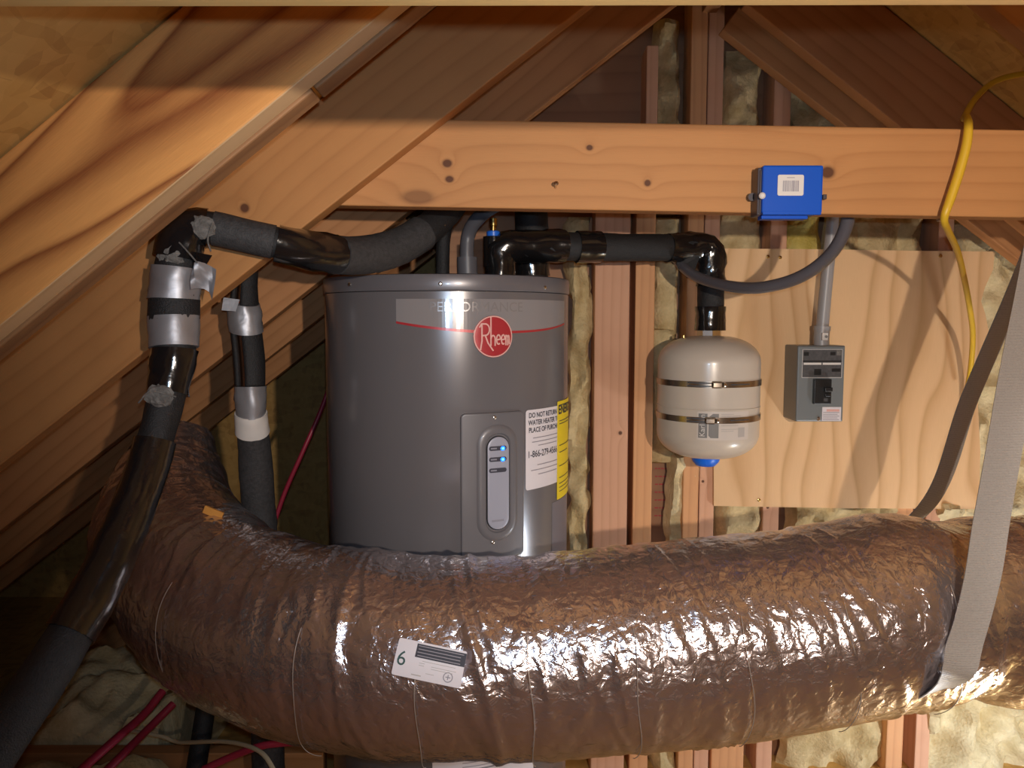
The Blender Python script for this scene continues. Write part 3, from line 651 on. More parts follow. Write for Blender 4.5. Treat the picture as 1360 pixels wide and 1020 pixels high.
p = P(908, 449, TY); MB().lathe([(.004, 0), (.004, .006), (.002, .008)], p, 10).make('mounting_stud', M['brass'], tank, True)
# clamps run back to the wall: two hidden brackets
for py in (511, 558.5):
    zc = tp(942, py)[1]; MB().box((TX, (TY+TR+1.953)/2, zc), (.05, 1.953-TY-TR+.004, .012)).make('wall_bracket', M['steel'], tank)

# ------------------------------------------------------------------ disconnect box and rigid conduit
DY = 1.865
def fmap(Y): return lambda u, v, h: Vector((u, Y-h, v))
d0, d1 = P(1060, 459, DY), P(1119.5, 560, DY); dk = .075; bx = (d0.x+d1.x)/2; bz = (d0.z+d1.z)/2; bw = d1.x-d0.x; bh = d0.z-d1.z
ebox = thing('disconnect_box', 'small grey steel disconnect box with black switch on the plywood panel', 'electrical box', (bx, PY-.001, d1.z))
MB().box((bx, DY+.045, bz), (bw, PY-.002-DY-.01+.01, bh)).make('body', M['box_grey'], ebox, bevel=.003)
fm = fmap(DY+.006)
MB().box((bx, DY+.003, bz), (bw-.002, .006, bh-.004)).make('cover', M['box_grey'], ebox, bevel=.002)
fm = fmap(DY)
e0, e1 = P(1065.5, 463.5, DY), P(1118, 502, DY)
fr_ = patch('rating_plate', fm, e1.x-e0.x, e0.z-e1.z, .002, [(0, .0002), (.0003, .0008)], M['box_frame'], ebox, (e0.x+e1.x)/2, (e0.z+e1.z)/2)
ww, hh = e1.x-e0.x-.004, e0.z-e1.z-.004; mx_, mz_ = (e0.x+e1.x)/2, (e0.z+e1.z)/2
rects('plate_print', fm, [(mx_-ww/2, mz_-hh/2, mx_+ww/2, mz_+hh/2)], .001, M['box_label'], fr_)
rects('plate_lines', fm, [(mx_-ww/2+.002, mz_-.003, mx_-.002, mz_+.002), (mx_+.001, mz_-.003, mx_+ww/2-.002, mz_+.002)], .0014, M['tank_white'], fr_)
rects('plate_marks', fm, [(mx_-ww/2, mz_+.004, mx_+ww/2, mz_+.007), (mx_-ww*.2, mz_-hh*.42, mx_-.002, mz_-hh*.2), (mx_+ww*.25, mz_-hh*.3, mx_+ww*.48, mz_-hh*.18), (mx_-ww*.48, mz_+hh*.28, mx_-ww*.35, mz_+hh*.42), (mx_+ww*.2, mz_+hh*.3, mx_+ww*.33, mz_+hh*.42)], .0014, M['black_plastic'], fr_)
rects('plate_seal', fm, [(mx_+ww*.36, mz_+hh*.30, mx_+ww*.5, mz_+hh*.48)], .0015, M['fuzz'], fr_)
h0, h1 = P(1079.5, 503, DY), P(1101, 536, DY); hx, hz = (h0.x+h1.x)/2, (h0.z+h1.z)/2
sw_ = MB().box((hx, DY-.006, hz), (h1.x-h0.x, .014, h0.z-h1.z)).make('switch', M['black_plastic'], ebox, bevel=.0015)
MB().box((hx+.010, DY-.017, hz+.006), (.018, .014, .010)).box((hx+.011, DY-.014, hz-.008), (.014, .008, .007)).make('switch_lever', M['black_plastic'], ebox, bevel=.001)
rects('switch_print', fmap(DY-.013), [(hx+.002, hz-.024, hx+.012, hz-.016)], .0004, M['box_label'], sw_)
w0, w1 = P(1092, 540.5, DY), P(1116.5, 559, DY)
wn = patch('danger_label', fm, w1.x-w0.x, w0.z-w1.z, .001, [(0, .0002), (.0002, .0006)], M['white_label'], ebox, (w0.x+w1.x)/2, (w0.z+w1.z)/2)
cx_, cz_ = (w0.x+w1.x)/2, (w0.z+w1.z)/2; wv_ = (w1.x-w0.x)/2*.9
rects('label_red', fm, [(cx_-wv_*.6, cz_+.006, cx_+wv_*.9, cz_+.0115)], .0009, M['pink_line'], wn)
rects('small_print', fm, [(cx_-wv_, cz_+.003-.0045*k, cx_+wv_*(.9-.2*(k % 2)), cz_+.0045-.0045*k) for k in range(5)], .0009, M['ink_soft'], wn)
p = P(1087, 556, DY); MB().lathe([(.005, 0), (.005, .002), (.003, .004)], p, 12, Matrix.Rotation(math.pi/2, 3, 'X')).make('screw', M['screw'], ebox, True)
ct = d0.z
cpt = Vector((P(1091, 459, 1.905).x, 1.905, ct))
con = thing('rigid_conduit', 'straight grey conduit rising from the disconnect box behind the collar tie', 'conduit', cpt)
cpath = Path([(cpt, .0155), (P(1091.5, 440, 1.905), .0155), (P(1098, 370, 1.90), .0148), (P(1106, 290, 1.89), .0145), (P(1112, 215, 1.88), .0145)])
tube(cpath, 'pipe', M['conduit'], con, d0=.005)
cn_ = tube(cpath, 'connector', M['conduit'], con, 0, .045, dr=.003)
tube(cpath, 'connector_lip', M['conduit'], con, .036, .047, dr=.0045, m=8)
q = P(1095, 447, 1.885); MB().box((q.x, 1.884, q.z), (.014, .008, .018)).make('set_screw_boss', M['tank_white'], cn_, bevel=.001); MB().lathe([(.0035, 0), (.0035, .002)], (q.x+.002, 1.880, q.z), 10, Matrix.Rotation(math.pi/2, 3, 'X')).make('set_screw', M['tank_grey'], cn_)

# ------------------------------------------------------------------ blue junction box on the tie
JY = 1.2795; jf = JY-.045
j0, j1 = P(1014, 219, jf), P(1092.5, 283, jf); jx_, jz_ = (j0.x+j1.x)/2, (j0.z+j1.z)/2; jw, jh = j1.x-j0.x, j0.z-j1.z
jb = thing('junction_box', 'bright blue plastic junction box with barcode sticker nailed to the collar tie', 'electrical box', (jx_, JY, j1.z))
MB().box((jx_, (jf+JY-.001)/2+.001, jz_), (jw, JY-.001-jf, jh)).make('body', M['blue'], jb, bevel=.003)
MB().box((jx_, jf+.004, jz_-jh/2+.0005), (jw*.97, .006, .006)).box((jx_-.006, JY-.018, jz_-jh/2-.004), (jw*.78, .020, .006)).make('lower_lip', M['blue'], jb, bevel=.001)
xl = P(1002, 250, JY-.012).x
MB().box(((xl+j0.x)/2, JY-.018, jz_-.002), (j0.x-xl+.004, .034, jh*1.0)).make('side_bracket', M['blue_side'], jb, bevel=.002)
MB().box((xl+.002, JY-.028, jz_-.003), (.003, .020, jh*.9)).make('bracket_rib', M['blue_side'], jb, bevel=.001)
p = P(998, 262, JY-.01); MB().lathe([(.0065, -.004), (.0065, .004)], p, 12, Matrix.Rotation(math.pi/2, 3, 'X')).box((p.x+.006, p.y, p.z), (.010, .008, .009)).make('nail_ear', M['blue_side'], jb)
p = P(1011, 261, JY-.040); MB().lathe([(.0052, 0), (.0052, .003), (.003, .005)], p+Vector((-.001, -.006, 0)), 12, Matrix.Rotation(math.radians(90), 3, 'X')).make('nail', M['tank_white'], jb, True)
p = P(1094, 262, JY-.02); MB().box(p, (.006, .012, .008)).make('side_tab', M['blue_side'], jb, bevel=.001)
fm = fmap(jf); s0, s1 = P(1033, 232, jf), P(1067, 260, jf); sx, sz_ = (s0.x+s1.x)/2, (s0.z+s1.z)/2; sw2, sh2 = s1.x-s0.x, s0.z-s1.z
stk = patch('sticker', fm, sw2, sh2, .003, [(0, .0003), (.0003, .0007)], M['tank_white'], jb, sx, sz_)
bars = []; xx = sx-sw2*.30
while xx < sx+sw2*.30:
    wb = random.choice((.0006, .0009, .0014)); bars.append((xx, sz_-sh2*.30, xx+wb, sz_+sh2*.22)); xx += wb+random.choice((.0005, .0009))
rects('barcode', fm, bars, .001, M['ink_soft'], stk)
rects('small_print', fm, [(sx-sw2*.15, sz_+sh2*.34, sx+sw2*.14, sz_+sh2*.37)], .001, M['ink_soft'], stk)

# ------------------------------------------------------------------ flexible conduit whip: heater top -> behind the tie -> hanging loop
hz_ = HTOP-.004
wc = P(621, 360, 1.60)
whip = thing('flexible_conduit', 'dark grey flexible conduit looping below the collar tie beside the tank', 'conduit', (P(1128, 290, 1.40).x, 1.40, P(1010, 384, 1.42).z))
wp = Path([(P(893, 337, 1.85), .0118), (P(911, 358, 1.765), .0118), (P(934, 371, 1.70), .0118), (P(968, 380, 1.62), .0118), (P(1010, 382, 1.54), .0118), (P(1060, 369, 1.47), .0118), (P(1100, 341, 1.42), .0118), (P(1123, 303, 1.38), .0118), (P(1127, 262, 1.36), .0118), (P(1120, 200, 1.36), .0118)], 14)
tube(wp, 'conduit', M['whip'], whip, seg=18)
tube(wp, 'end_collar', M['black_plastic'], whip, 0, .03, dr=.003)
whd = thing('flexible_conduit', 'grey flexible conduit curving up from a connector on the heater lid', 'conduit', (wc.x, wc.y, hz_))
wq = Path([(Vector((wc.x, wc.y, hz_)), .0145), (P(620, 335, 1.60), .0145), (P(622, 312, 1.60), .0145), (P(632, 293, 1.58), .0145), (P(655, 274, 1.55), .0145), (P(700, 255, 1.5), .0145), (P(760, 240, 1.46), .0145)], 12)
tube(wq, 'conduit', M['whip_top'], whd, seg=18)
tube(wq, 'connector', M['whip_top'], whd, 0, .048, dr=.0065); tube(wq, 'connector_nut', M['whip_top'], whd, .0, .014, dr=.010, seg=6)

# ------------------------------------------------------------------ black insulated pipe from heater to expansion tank
pr = .031
s = P(664, 350, 1.66)
pb_ = thing('insulated_pipe', 'black foam insulated pipe running from the heater lid to the expansion tank', 'pipe', (s.x, s.y, hz_))
vx = TX+.0015
pp = Path([(Vector((s.x, s.y, hz_)), .030), (P(664, 338, 1.66), .031), (P(672, 328, 1.66), pr), (P(705, 327, 1.675), pr), (P(780, 328, 1.71), pr), (P(860, 329, 1.76), pr), (P(908, 329, 1.795), pr), (P(936, 330, 1.81), pr*1.03), (P(944, 340, 1.81), pr*1.03), (P(944, 362, 1.81), pr), (Vector((vx, TY, P(943, 400, TY).z)), pr), (Vector((vx, TY, P(943, 439, TY-.03).z)), pr)], 10)
tube(pp, 'foam_sleeve', M['foam'], pb_, seg=24, rough=.0005)
Lp = pp.len
def near(path, px, py):
    best = None
    for d in np.linspace(0, path.len, 400):
        p, r = path.at(d); v = p-Vector((0, 0, EYE)); y = v.y*CP-v.z*SP; a = 680+F*v.x/y; b = 510-F*(v.y*SP+v.z*CP)/y
        e = (a-px)**2+(b-py)**2
        if best is None or e < best[0]: best = (e, d)
    return best[1]
A = lambda x, y: near(pp, x, y)
tube(pp, 'tape_wrap', M['tape'], pb_, 0.0, A(750, 328), dr=.0035, rough=.0016, seed=3, seg=24)
tube(pp, 'tape_wrap', M['tape'], pb_, A(766, 328), A(797, 328), dr=.0035, rough=.0006, seed=4, seg=24)
tube(pp, 'tape_wrap', M['tape'], pb_, A(886, 329), A(944, 380), dr=.0035, rough=.0022, seed=5, seg=24)
tube(pp, 'tape_wrap', M['tape'], pb_, A(944, 407), Lp, dr=.0035, rough=.0012, seed=6, seg=24)
p = P(912, 352, 1.775); MB().add([p+Vector(q) for q in ((-.025, 0, .02), (.03, -.004, .022), (.012, -.012, -.022), (.0, -.006, -.03), (-.02, 0, -.008))], [(0, 1, 2, 3, 4)]).make('loose_tape_flap', M['foam'], pb_)
p = P(655, 307, 1.655); MB().lathe([(.014, -.012), (.0145, -.002), (.0125, 0)], p, 16).make('blue_ring', M['blue_dark'], pb_, True); MB().lathe([(.006, -.004), (.006, .010), (.009, .011), (.009, .026), (.004, .028)], p, 10).make('brass_stem', M['brass'], pb_, True)
MB().lathe([(.022, -.075), (.022, -.012), (.012, -.010)], p, 14).make('valve_body', M['tape'], pb_, True)

q = P(706, 352, 1.78); pu = thing('insulated_pipe', 'short upright black insulated pipe rising from the heater lid behind the collar tie', 'pipe', (q.x, q.y, hz_))
up_ = Path([(Vector((q.x, q.y, hz_)), .038), (Vector((q.x, q.y, EYE+.2)), .038), (Vector((q.x-.01, q.y+.01, EYE+.42)), .036)], 10)
tube(up_, 'foam_sleeve', M['foam'], pu, seg=24, rough=.0006); tube(up_, 'tape_wrap', M['tape'], pu, .02, .09, dr=.0035, rough=.0012, seed=31, seg=24)
# ------------------------------------------------------------------ black insulated pipe sweeping left and down
s = P(588, 362, 1.68)
pl = thing('insulated_pipe', 'black insulated pipe sweeping from the heater to a taped elbow and down past the duct', 'pipe', (s.x, s.y, hz_))
lp = Path([(Vector((s.x, s.y, hz_)), .015), (P(588, 330, 1.68), .015), (P(592, 296, 1.66), .016), (P(606, 270, 1.58), .024), (P(590, 284, 1.50), .029), (P(560, 310, 1.44), .030), (P(520, 331, 1.385), .031), (P(470, 340, 1.315), .0305), (P(415, 334, 1.235), .027), (P(375, 324, 1.20), .024), (P(330, 314, 1.19), .0235), (P(282, 303, 1.18), .024), (P(254, 303, 1.17), .027), (P(241, 322, 1.16), .029), (P(234, 360, 1.155), .031), (P(231, 420, 1.15), .0325), (P(231, 465, 1.14), .030), (P(226, 505, 1.13), .026), (P(213, 560, 1.11), .025), (P(195, 625, 1.08), .0255), (P(165, 705, 1.03), .026), (P(124, 790, .98), .027), (P(70, 880, .92), .0285), (P(-2, 985, .86), .031), (P(-110, 1130, .79), .034)], 8)
tube(lp, 'foam_sleeve', M['foam'], pl, seg=26, rough=.0006)
B_ = lambda x, y: near(lp, x, y)
tube(lp, 'grey_foam', M['foam_grey'], pl, B_(448, 339), B_(560, 310), dr=.0025, rough=.0006, seed=1, seg=26)
tube(lp, 'tape_wrap', M['tape'], pl, B_(448, 339), B_(366, 322), dr=.0035, rough=.0012, seed=2, seg=26) if False else tube(lp, 'tape_wrap', M['tape'], pl, min(B_(446, 339), B_(366, 322)), max(B_(446, 339), B_(366, 322)), dr=.0035, rough=.0012, seed=2, seg=26)
tube(lp, 'grey_foam', M['foam_grey'], pl, B_(362, 321), B_(285, 303), dr=.0022, seed=3, seg=26)
tube(lp, 'elbow_wrap', M['tape'], pl, B_(276, 302), B_(237, 345), dr=.0042, rough=.0022, seed=4, seg=26)
tube(lp, 'foil_tape', M['foil_tape'], pl, B_(234, 354), B_(231, 396), dr=.0048, rough=.0008, seed=5, seg=30, slant=.05)
tube(lp, 'tape_wrap', M['foam'], pl, B_(231, 390), B_(231, 426), dr=.0040, seed=6, seg=26)
tube(lp, 'foil_tape', M['foil_tape'], pl, B_(231, 421), B_(230, 463), dr=.0046, rough=.0006, seed=7, seg=30, slant=.08)
tube(lp, 'tape_wrap', M['tape'], pl, B_(230, 466), B_(222, 520), dr=.0035, rough=.0012, seed=8, seg=26)
tube(lp, 'tape_wrap', M['tape'], pl, B_(205, 585), B_(90, 838), dr=.0035, rough=.0006, seed=18, seg=26)
# flap of foil tape sticking out
p = P(266, 372, 1.135); vs = []
for j in range(7):
    for i in range(6):
        u = i/5; t = j/6; vs.append(p+Vector((-.008+u*.032, -.004-.012*math.sin(u*5+t*2)-.008*u, .020-t*(.034+.012*u)+.006*math.sin(u*4))))
obj('foil_flap', vs, [(j*6+i, j*6+i+1, j*6+i+7, j*6+i+6) for j in range(6) for i in range(5)], M['foil_tape'], pl, True)
p = P(268, 345, 1.14); MB().add([p+Vector(q) for q in ((-.014, .0, .012), (.018, -.006, .006), (.008, -.010, -.012), (-.012, -.004, -.006))], [(0, 1, 2, 3)]).make('loose_tape_flap', M['tape'], pl)
def scrap(px, py, Y, r, name, par, seed):
    rg = np.random.default_rng(seed); bm = bmesh.new(); bmesh.ops.create_icosphere(bm, subdivisions=3, radius=r)
    c = P(px, py, Y); vs = [c+Vector((v.co.x*1.2, v.co.y*.5, v.co.z))*(1+rg.normal()*.09) for v in bm.verts]; fs = [tuple(v.index for v in f.verts) for f in bm.faces]; bm.free()
    return obj(name, vs, fs, M['fuzz'], par, False)
scrap(268, 302, 1.146, .017, 'frayed_wrap', pl, 1); scrap(212, 526, 1.092, .016, 'frayed_wrap', pl, 2); scrap(228, 340, 1.132, .016, 'frayed_wrap', pl, 3)
def strand(pts, r, name, mat, par): return tube(Path([(P(*q), r) for q in pts], 6), name, mat, par, seg=6, m=20)
strand([(238, 322, 1.124), (250, 335, 1.118), (262, 349, 1.115)], .0012, 'loose_thread', M['fuzz'], pl)
strand([(282, 296, 1.14), (276, 318, 1.135), (280, 334, 1.135)], .0012, 'loose_thread', M['fuzz'], pl)
strand([(184, 535, 1.09), (200, 520, 1.08), (234, 527, 1.09)], .0012, 'loose_thread', M['fuzz'], pl)

# ------------------------------------------------------------------ second, vertical pipe with foil and white tape
s = P(345, 760, 1.59)
pv = thing('insulated_pipe', 'upright black pipe with copper showing between foil tape and white tape bands', 'pipe', (s.x, s.y, FZ))
vp = Path([(Vector((s.x+.01, s.y, FZ)), .034), (P(348, 790, 1.585), .034), (P(345, 700, 1.565), .034), (P(339, 610, 1.53), .033), (P(333, 545, 1.49), .027), (P(331, 480, 1.49), .030), (P(325, 420, 1.49), .029), (P(325, 380, 1.49), .024), (P(327, 330, 1.49), .024), (P(330, 250, 1.49), .024)], 8)
V_ = lambda y: near(vp, 330, y)
tube(vp, 'copper_pipe', M['copper'], pv, V_(700), V_(335), dr=-.011, seg=18)
tube(vp, 'foam_sleeve', M['foam_grey'], pv, 0, V_(574), seg=24, rough=.0006)
def split_sleeve(name, ya, yb, mat, seed, gap0, gap1):
    d0, d1 = V_(yb), V_(ya); m = 24; fr = vp.frames(d0, d1, m); seg = 22; vs = []; fs = []
    for c, r, t, n_, b, d in fr:
        # angle measured from the direction facing the camera, so the split faces forward-left
        fx = Vector((0, -1, 0)); fx = (fx-t*fx.dot(t)).normalized(); gx = t.cross(fx)
        for k in range(seg+1):
            a = math.radians(gap1+(360-(gap1-gap0))*k/seg); vs.append(c+(fx*math.cos(a)+gx*math.sin(a))*r)
    for i in range(m-1):
        for k in range(seg): q = i*(seg+1)+k; fs.append((q, q+1, q+seg+2, q+seg+1))
    o = obj(name, vs, fs, mat, pv, True); md = o.modifiers.new('wall', 'SOLIDIFY'); md.thickness = .008; return o
split_sleeve('foam_sleeve', 340, 405, M['foam'], 1, -38, 2)
split_sleeve('foam_sleeve', 430, 512, M['foam'], 2, -36, 0)
tube(vp, 'foil_tape', M['foil_tape'], pv, V_(440), V_(402), dr=.0025, rough=.0012, seed=11, seg=26, slant=-.35)
tube(vp, 'foil_tape', M['foil_tape'], pv, V_(550), V_(513), dr=.0018, rough=.0012, seed=12, seg=26)
tube(vp, 'white_tape', M['tape_white'], pv, V_(573), V_(547), dr=.0032, rough=.0004, seed=13, seg=26, slant=-.12)
p = P(300, 405, 1.44); MB().add([p+Vector(q) for q in ((-.004, 0, .014), (.024, .006, .010), (.018, .0, -.012), (-.006, -.006, -.010))], [(0, 1, 2, 3)]).make('foil_flap', M['foil_tape'], pv)

# ------------------------------------------------------------------ foil flexible duct
DR = .1545
dn = [((240, 572, 1.72), .062), ((228, 632, 1.66), .112), ((226, 712, 1.53), .146), ((285, 790, 1.36), DR), ((390, 845, 1.235), DR), ((520, 868, 1.185), DR), ((680, 870, 1.175), DR), ((860, 856, 1.18), DR), ((1040, 834, 1.19), DR), ((1180, 811, 1.20), DR), ((1268, 803, 1.205), .145), ((1370, 812, 1.22), .150), ((1500, 800, 1.27), DR), ((1680, 790, 1.35), DR)]
duct_path = Path([(P(*q), r) for q, r in dn], 20)
dbase = duct_path.at(near(duct_path, 680, 870))[0]
duct = thing('flexible_duct', 'fat wrinkled silver foil duct curving across in front of the water heater', 'duct', (dbase.x, dbase.y, dbase.z-DR))
NS, NA = 620, 200
fr = duct_path.frames(0, duct_path.len, NS)
def vnoise(u, v, nu, nv, seed):
    g = np.random.default_rng(seed).normal(size=(nu+2, nv)); iu = np.floor(u).astype(int); iv = np.floor(v).astype(int); fu = u-iu; fv = v-iv
    fu = fu*fu*(3-2*fu); fv = fv*fv*(3-2*fv); iu = np.clip(iu, 0, nu); a = iv % nv; b = (iv+1) % nv
    return g[iu, a]*(1-fu)*(1-fv)+g[iu+1, a]*fu*(1-fv)+g[iu, b]*(1-fu)*fv+g[iu+1, b]*fu*fv
S = np.linspace(0, duct_path.len, NS)[:, None]*np.ones((1, NA)); TH = np.ones((NS, 1))*np.arange(NA)[None, :]/NA
Lw = duct_path.len
def nn(fs, ft, seed, tw=0): 
    u = np.clip(S*fs+tw*0+np.sin(TH*2*np.pi+seed)*tw, 0, None); return vnoise(u, TH*ft, int(Lw*fs+tw)+3, ft, seed)
ridge = lambda x: 1-np.minimum(np.abs(x)*1.6, 1)
H = 0.0040*nn(7, 5, 1)+.0040*ridge(nn(16, 4, 2, .8)*1.6)*np.clip(nn(5, 3, 12)+.3, 0, 1)+.0030*ridge(nn(34, 6, 3, 1.2)*1.5)*np.clip(nn(8, 5, 13)+.2, 0, 1)+.0009*nn(50, 22, 4)+.0012*ridge(nn(60, 16, 5, .9)*1.5)*np.clip(nn(10, 6, 14), 0, 1)
pitch = .062; spir = np.abs(((S/pitch+TH) % 1.0)-.5)*2
H += -.0008*(1-np.clip(spir*3.5, 0, 1))
# taped joints: raised bands
for px, amp in ((505, .0035), (640, .0045), (905, .003), (1110, .003)):
    d = near(duct_path, px, 868); wob = .010*np.sin(TH*2*np.pi*2+px)+.035*np.sin((TH)*2*np.pi-1.0)
    H += amp*np.clip(1-np.abs(S-d-wob)/.012, 0, 1)
dl = near(duct_path, 571, 880); flat = np.exp(-((S-dl)/.055)**4)
H = H*(1-.6*flat)
ds = near(duct_path, 1262, 805); H += -.014*np.exp(-((S-ds-.02*np.sin(TH*6.28))/.035)**2)
vs = []; fs = []
for i, (c, r, t, n_, b, d) in enumerate(fr):
    for k in range(NA):
        a = 2*math.pi*k/NA; vs.append(c+(n_*math.cos(a)+b*math.sin(a))*(r+H[i, k]))
for i in range(NS-1):
    for k in range(NA): a, b2 = i*NA+k, i*NA+(k+1) % NA; fs.append((a, b2, b2+NA, a+NA))
fs.append(tuple(range(NA)))
jac = obj('foil_jacket', vs, fs, M['foil'], duct, True)
for px in (232, 330, 455, 576, 700, 822, 952, 1078, 1205):
    d = near(duct_path, px, 868 if px > 400 else 800); c, r = duct_path.at(d); f0 = duct_path.frames(d, min(d+.004, Lw), 2)[0]; t = f0[2]
    up = Vector((0, 0, 1)); up = (up-t*up.dot(t)).normalized(); fwd = Vector((0, -1, 0)); fwd = (fwd-t*fwd.dot(t)).normalized()
    pts = []
    for k in range(22):
        a = math.radians(-62+95*k/21); pts.append((c+(fwd*math.cos(a)+up*math.sin(a))*(r+.0045)+t*.0025*math.sin(k*.45+px), .0006))
    tube(Path(pts, 3), 'seam_thread', M['seam'], duct, seg=6, m=60)
# label
def ray_duct(px, py):
    r = ray(px, py).normalized(); o = Vector((0, 0, EYE)); t = .5
    while t < 3:
        q = o+r*t; dmin = min((q-f[0]).length-f[1] for f in fr[::6])
        if dmin < .001: return q
        t += max(dmin*.6, .001)
    return None
hit = ray_duct(571, 880); fi = min(range(NS), key=lambda i: (fr[i][0]-hit).length); fc = fr[fi]; n0 = (hit-fc[0]); n0 = (n0-fc[2]*n0.dot(fc[2])).normalized(); tx = fc[2] if fc[2].x > 0 else -fc[2]; ee = n0.cross(tx)
if ee.z < 0: ee = -ee
LR = DR+.0068; tilt = math.radians(-10.5); ct_, st_ = math.cos(tilt), math.sin(tilt)
def dmap(u, v, h):
    a = u*ct_-v*st_; b = u*st_+v*ct_; return fc[0]+tx*a+(n0*math.cos(b/LR)+ee*math.sin(b/LR))*(LR+h)
pxm = 1020/(hit.y*CP); lw_, lh_ = 97/pxm, 49/pxm
dlb = patch('duct_label', dmap, lw_, lh_, .003, [(0, 0), (.0002, .0006)], M['white_label'], duct, 0, 0, fill=6)
lettering('number', '6', lh_*.56, dmap, -lw_*.40, -.002, .0011, M['ink_green'], dlb)
rects('print_block', dmap, [(-lw_*.22, lh_*.08, lw_*.5, lh_*.44)], .0010, M['ink'], dlb)
rects('print_lines', dmap, [(-lw_*.20+random.random()*.004, lh_*(.39-.085*k)-.0006, lw_*(.47-.06*random.random()), lh_*(.39-.085*k)+.0005) for k in range(4)], .0014, M['ink_soft'], dlb)
rects('small_print', dmap, [(-lw_*.1, lh_*.0, lw_*.38, lh_*.015), (lw_*.04, -lh_*.10, lw_*.4, -lh_*.085), (lw_*.04, -lh_*.16, lw_*.36, -lh_*.145), (-lw_*.14, -lh_*.06, -lw_*.06, -lh_*.045), (-lw_*.14, -lh_*.12, -lw_*.06, -lh_*.105), (-lw_*.02, -lh_*.3, lw_*.1, -lh_*.285), (-lw_*.22, -lh_*.40, -lw_*.08, -lh_*.37)], .0010, M['tank_faint'], dlb)
sc0 = [(lw_*.30+math.cos(k*math.pi/10)*.0062, -lh_*.27+math.sin(k*math.pi/10)*.0062) for k in range(21)]
ribbon_mesh(dmap, [sc0, [(lw_*.30-.003, -lh_*.27), (lw_*.30+.003, -lh_*.27)], [(lw_*.30, -lh_*.27-.003), (lw_*.30, -lh_*.27+.003)]], .0013, .0010).make('seal_mark', M['ink_soft'], dlb)
hc = ray_duct(287, 683)
cb = MB().box(hc+Vector((0, -.012, .006)), (.035, .006, .014), Matrix.Rotation(.4, 3, 'Y')).make('wood_chip', M['wood_chip'], bevel=.001)
setp(cb, 'small orange wood scrap lying on the bend of the foil duct', 'wood scrap')

# ------------------------------------------------------------------ hanging strap: front strand, under the duct, rear strand
def strap(name, pts, width, mat, parent, wdir):
    pa = Path([(p, width/2) for p in pts], 14); m = 160; f_ = pa.frames(0, pa.len, m); vs = []; fs = []
    for i, (c, r, t, n_, b, d) in enumerate(f_):
        wd_ = wdir(d/pa.len); wd_ = (wd_-t*wd_.dot(t)).normalized(); nr = t.cross(wd_); cu = .0022
        for j in range(7):
            u = -1+2*j/6; vs.append(c+wd_*(u*r)+nr*(.0008+cu*u*u)); 
        for j in range(7):
            u = 1-2*j/6; vs.append(c+wd_*(u*r)+nr*(-.0008+cu*u*u))
    for i in range(m-1):
        for k in range(14): a, b2 = i*14+k, i*14+(k+1) % 14; fs.append((a, b2, b2+14, a+14))
    fs.append(tuple(range(14))); fs.append(tuple((m-1)*14+k for k in range(14)))
    return obj(name, vs, fs, mat, parent, True)
top_ = P(1392, 262, 1.274); fcs = duct_path.at(near(duct_path, 1262, 805))[0]
def on_duct(px, py, off=.007):
    q = ray_duct(px, py); f0 = min(fr, key=lambda f: (f[0]-q).length); n_ = (q-f0[0]).normalized(); return q+n_*off
lo = on_duct(1252, 905); cdt = min(fr, key=lambda f: (f[0]-lo).length); c_ = cdt[0]; rr_ = cdt[1]
def around(deg, dx): a = math.radians(deg); return c_+cdt[2]*dx+Vector((0, -math.cos(a), -math.sin(a)))*(rr_+.006)
pts = [P(1392, 262, 1.268), P(1364, 420, 1.205), P(1339, 560, 1.125), P(1316, 690, 1.078), P(1303, 770, 1.052), on_duct(1277, 850), lo, around(88, -.012), around(130, -.03), around(165, -.03), around(190, -.015), P(1233, 672, 1.385), P(1290, 528, 1.355), P(1352, 385, 1.335), P(1398, 270, 1.328)]
st_o = setp(strap('hanging_strap', pts, .049, M['web'], None, lambda t: Vector((1, .05, .28)) if t < .45 else Vector((1, .35 if t > .6 else 0, .35))), 'grey woven webbing strap slung under the foil duct from the collar tie', 'strap')

# ------------------------------------------------------------------ cables
yc = thing('yellow_cable', 'yellow electrical cable draped over the collar tie and down past the plywood', 'cable', P(1284, 520, 1.9))
yp = Path([(P(1420, 92, 1.40), .0052), (P(1360, 98, 1.40), .0052), (P(1322, 108, 1.40), .0052), (P(1296, 130, 1.38), .0052), (P(1281, 156, 1.335), .0055), (P(1283, 155, 1.30), .0060), (P(1286, 164, 1.268), .0066), (P(1284, 190, 1.262), .0074), (P(1275, 225, 1.262), .0076), (P(1263, 262, 1.262), .0074), (P(1254, 290, 1.264), .0060), (P(1259, 306, 1.30), .0055), (P(1272, 335, 1.42), .0056), (P(1281, 372, 1.55), .0058), (P(1288, 410, 1.68), .0060), (P(1292, 445, 1.78), .0062), (P(1289, 490, 1.86), .0062), (P(1282, 530, 1.92), .0062)], 8)
tube(yp, 'sheath', M['cable'], yc, seg=10, m=150)
p = P(1251, 292, 1.274); MB().box(p, (.012, .010, .004)).box(p+Vector((.005, -.004, .008)), (.002, .012, .016)).make('staple', M['screw'], yc)
def cable(name, pts, r, mat, label, cat):
    return setp(tube(Path([(P(*q), r) for q in pts], 8), name, mat, None, seg=10), label, cat)
cable('red_tube', [(452, 470, 1.94), (428, 540, 1.90), (402, 600, 1.86), (376, 660, 1.80), (350, 740, 1.72)], .0055, M['pex'], 'thin red tube slanting down in the dark beside the water heater', 'tube')
cable('red_tube', [(216, 918, 1.55), (190, 950, 1.50), (150, 985, 1.42), (100, 1030, 1.33), (40, 1090, 1.2)], .0085, M['pex'], 'thick red tube over the floor insulation below the duct bend', 'tube')
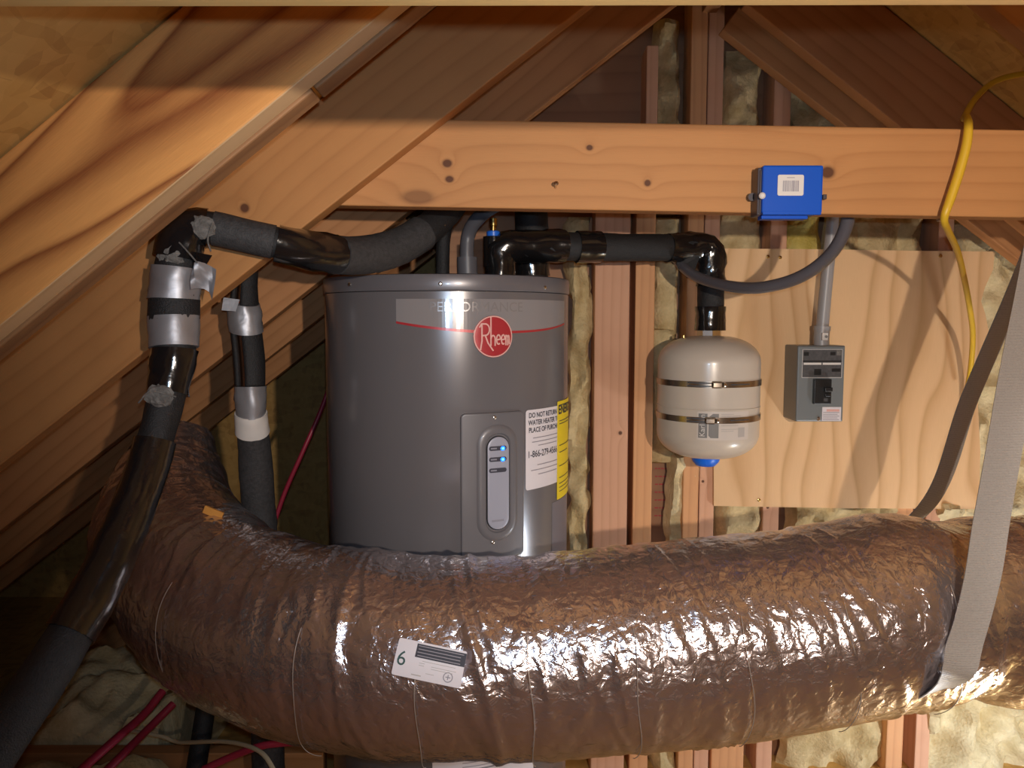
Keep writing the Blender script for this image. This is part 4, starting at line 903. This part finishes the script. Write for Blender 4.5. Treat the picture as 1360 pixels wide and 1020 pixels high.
cable('red_tube', [(230, 935, 1.60), (200, 965, 1.55), (165, 1000, 1.48), (120, 1045, 1.40)], .0085, M['pex'], 'second red tube lying under the thick one on the floor insulation', 'tube')
cable('red_tube', [(270, 1022, 1.42), (310, 1004, 1.43), (350, 990, 1.42), (400, 985, 1.42)], .007, M['pex'], 'short red tube below the duct next to the black hose', 'tube')
cable('tan_cable', [(170, 970, 1.62), (215, 978, 1.60), (240, 986, 1.58), (300, 985, 1.46), (345, 998, 1.37), (368, 1030, 1.33)], .0042, M['cable_white'], 'thin tan cable drooping below the foil duct', 'cable')
hs = setp(tube(Path([(P(275, 930, 1.72), .022), (P(268, 975, 1.68), .022), (P(258, 1040, 1.62), .022), (P(250, 1120, 1.56), .022)], 8), 'black_hose', M['foam'], None), 'short black hose dropping below the foil duct', 'hose')

# ------------------------------------------------------------------ floor insulation at lower left
def floor_batt(x0, x1, y0, y1, z, seed, mat, label):
    rg = np.random.default_rng(seed); nx, ny = 36, 26
    def sm(k):
        g = rg.normal(size=(ny+1, nx+1))
        for _ in range(k): g = (g+np.roll(g, 1, 0)+np.roll(g, -1, 0)+np.roll(g, 1, 1)+np.roll(g, -1, 1))/5
        return g/g.std()
    g = sm(9)*.022+sm(3)*.008; v = []; f = []
    for j in range(ny+1):
        for i in range(nx+1):
            u, t = i/nx, j/ny; e = min(u, 1-u, t, 1-t)*8; zz = z+g[j, i]-.04*(1-min(1, e))
            if i in (0, nx) or j in (0, ny): zz = FZ
            v.append((x0+(x1-x0)*u, y0+(y1-y0)*t, max(zz, FZ+.001)))
    for j in range(ny):
        for i in range(nx): q = j*(nx+1)+i; f.append((q, q+1, q+nx+2, q+nx+1))
    return setp(obj('insulation_batt', v, f, mat, None, True), label, 'insulation')
floor_batt(-1.30, -.86, 1.80, 2.25, EYE-.98, 1, M['batt_pale'], 'pale lumpy insulation batt on the floor beneath the duct bend')
floor_batt(-1.32, -.78, 1.28, 1.74, EYE-1.03, 2, M['batt'], 'flat insulation batt on the floor in front of the joist, under the red tubes')
setp(board('floor_joist', Vector((-2.1, 1.75, FZ)), Vector((-.45, 1.75, FZ)), .038, .19, M['rafter_b']), 'brown floor joist between the two floor insulation batts', 'joist')
setp(board('floor_joist', Vector((-1.34, 1.80, FZ)), Vector((-1.34, 3.1, FZ)), .038, .2, M['rafter_b'], ydir=Vector((-1, 0, 0))), 'brown joist beside the pale floor insulation batt, running into the dark', 'joist')
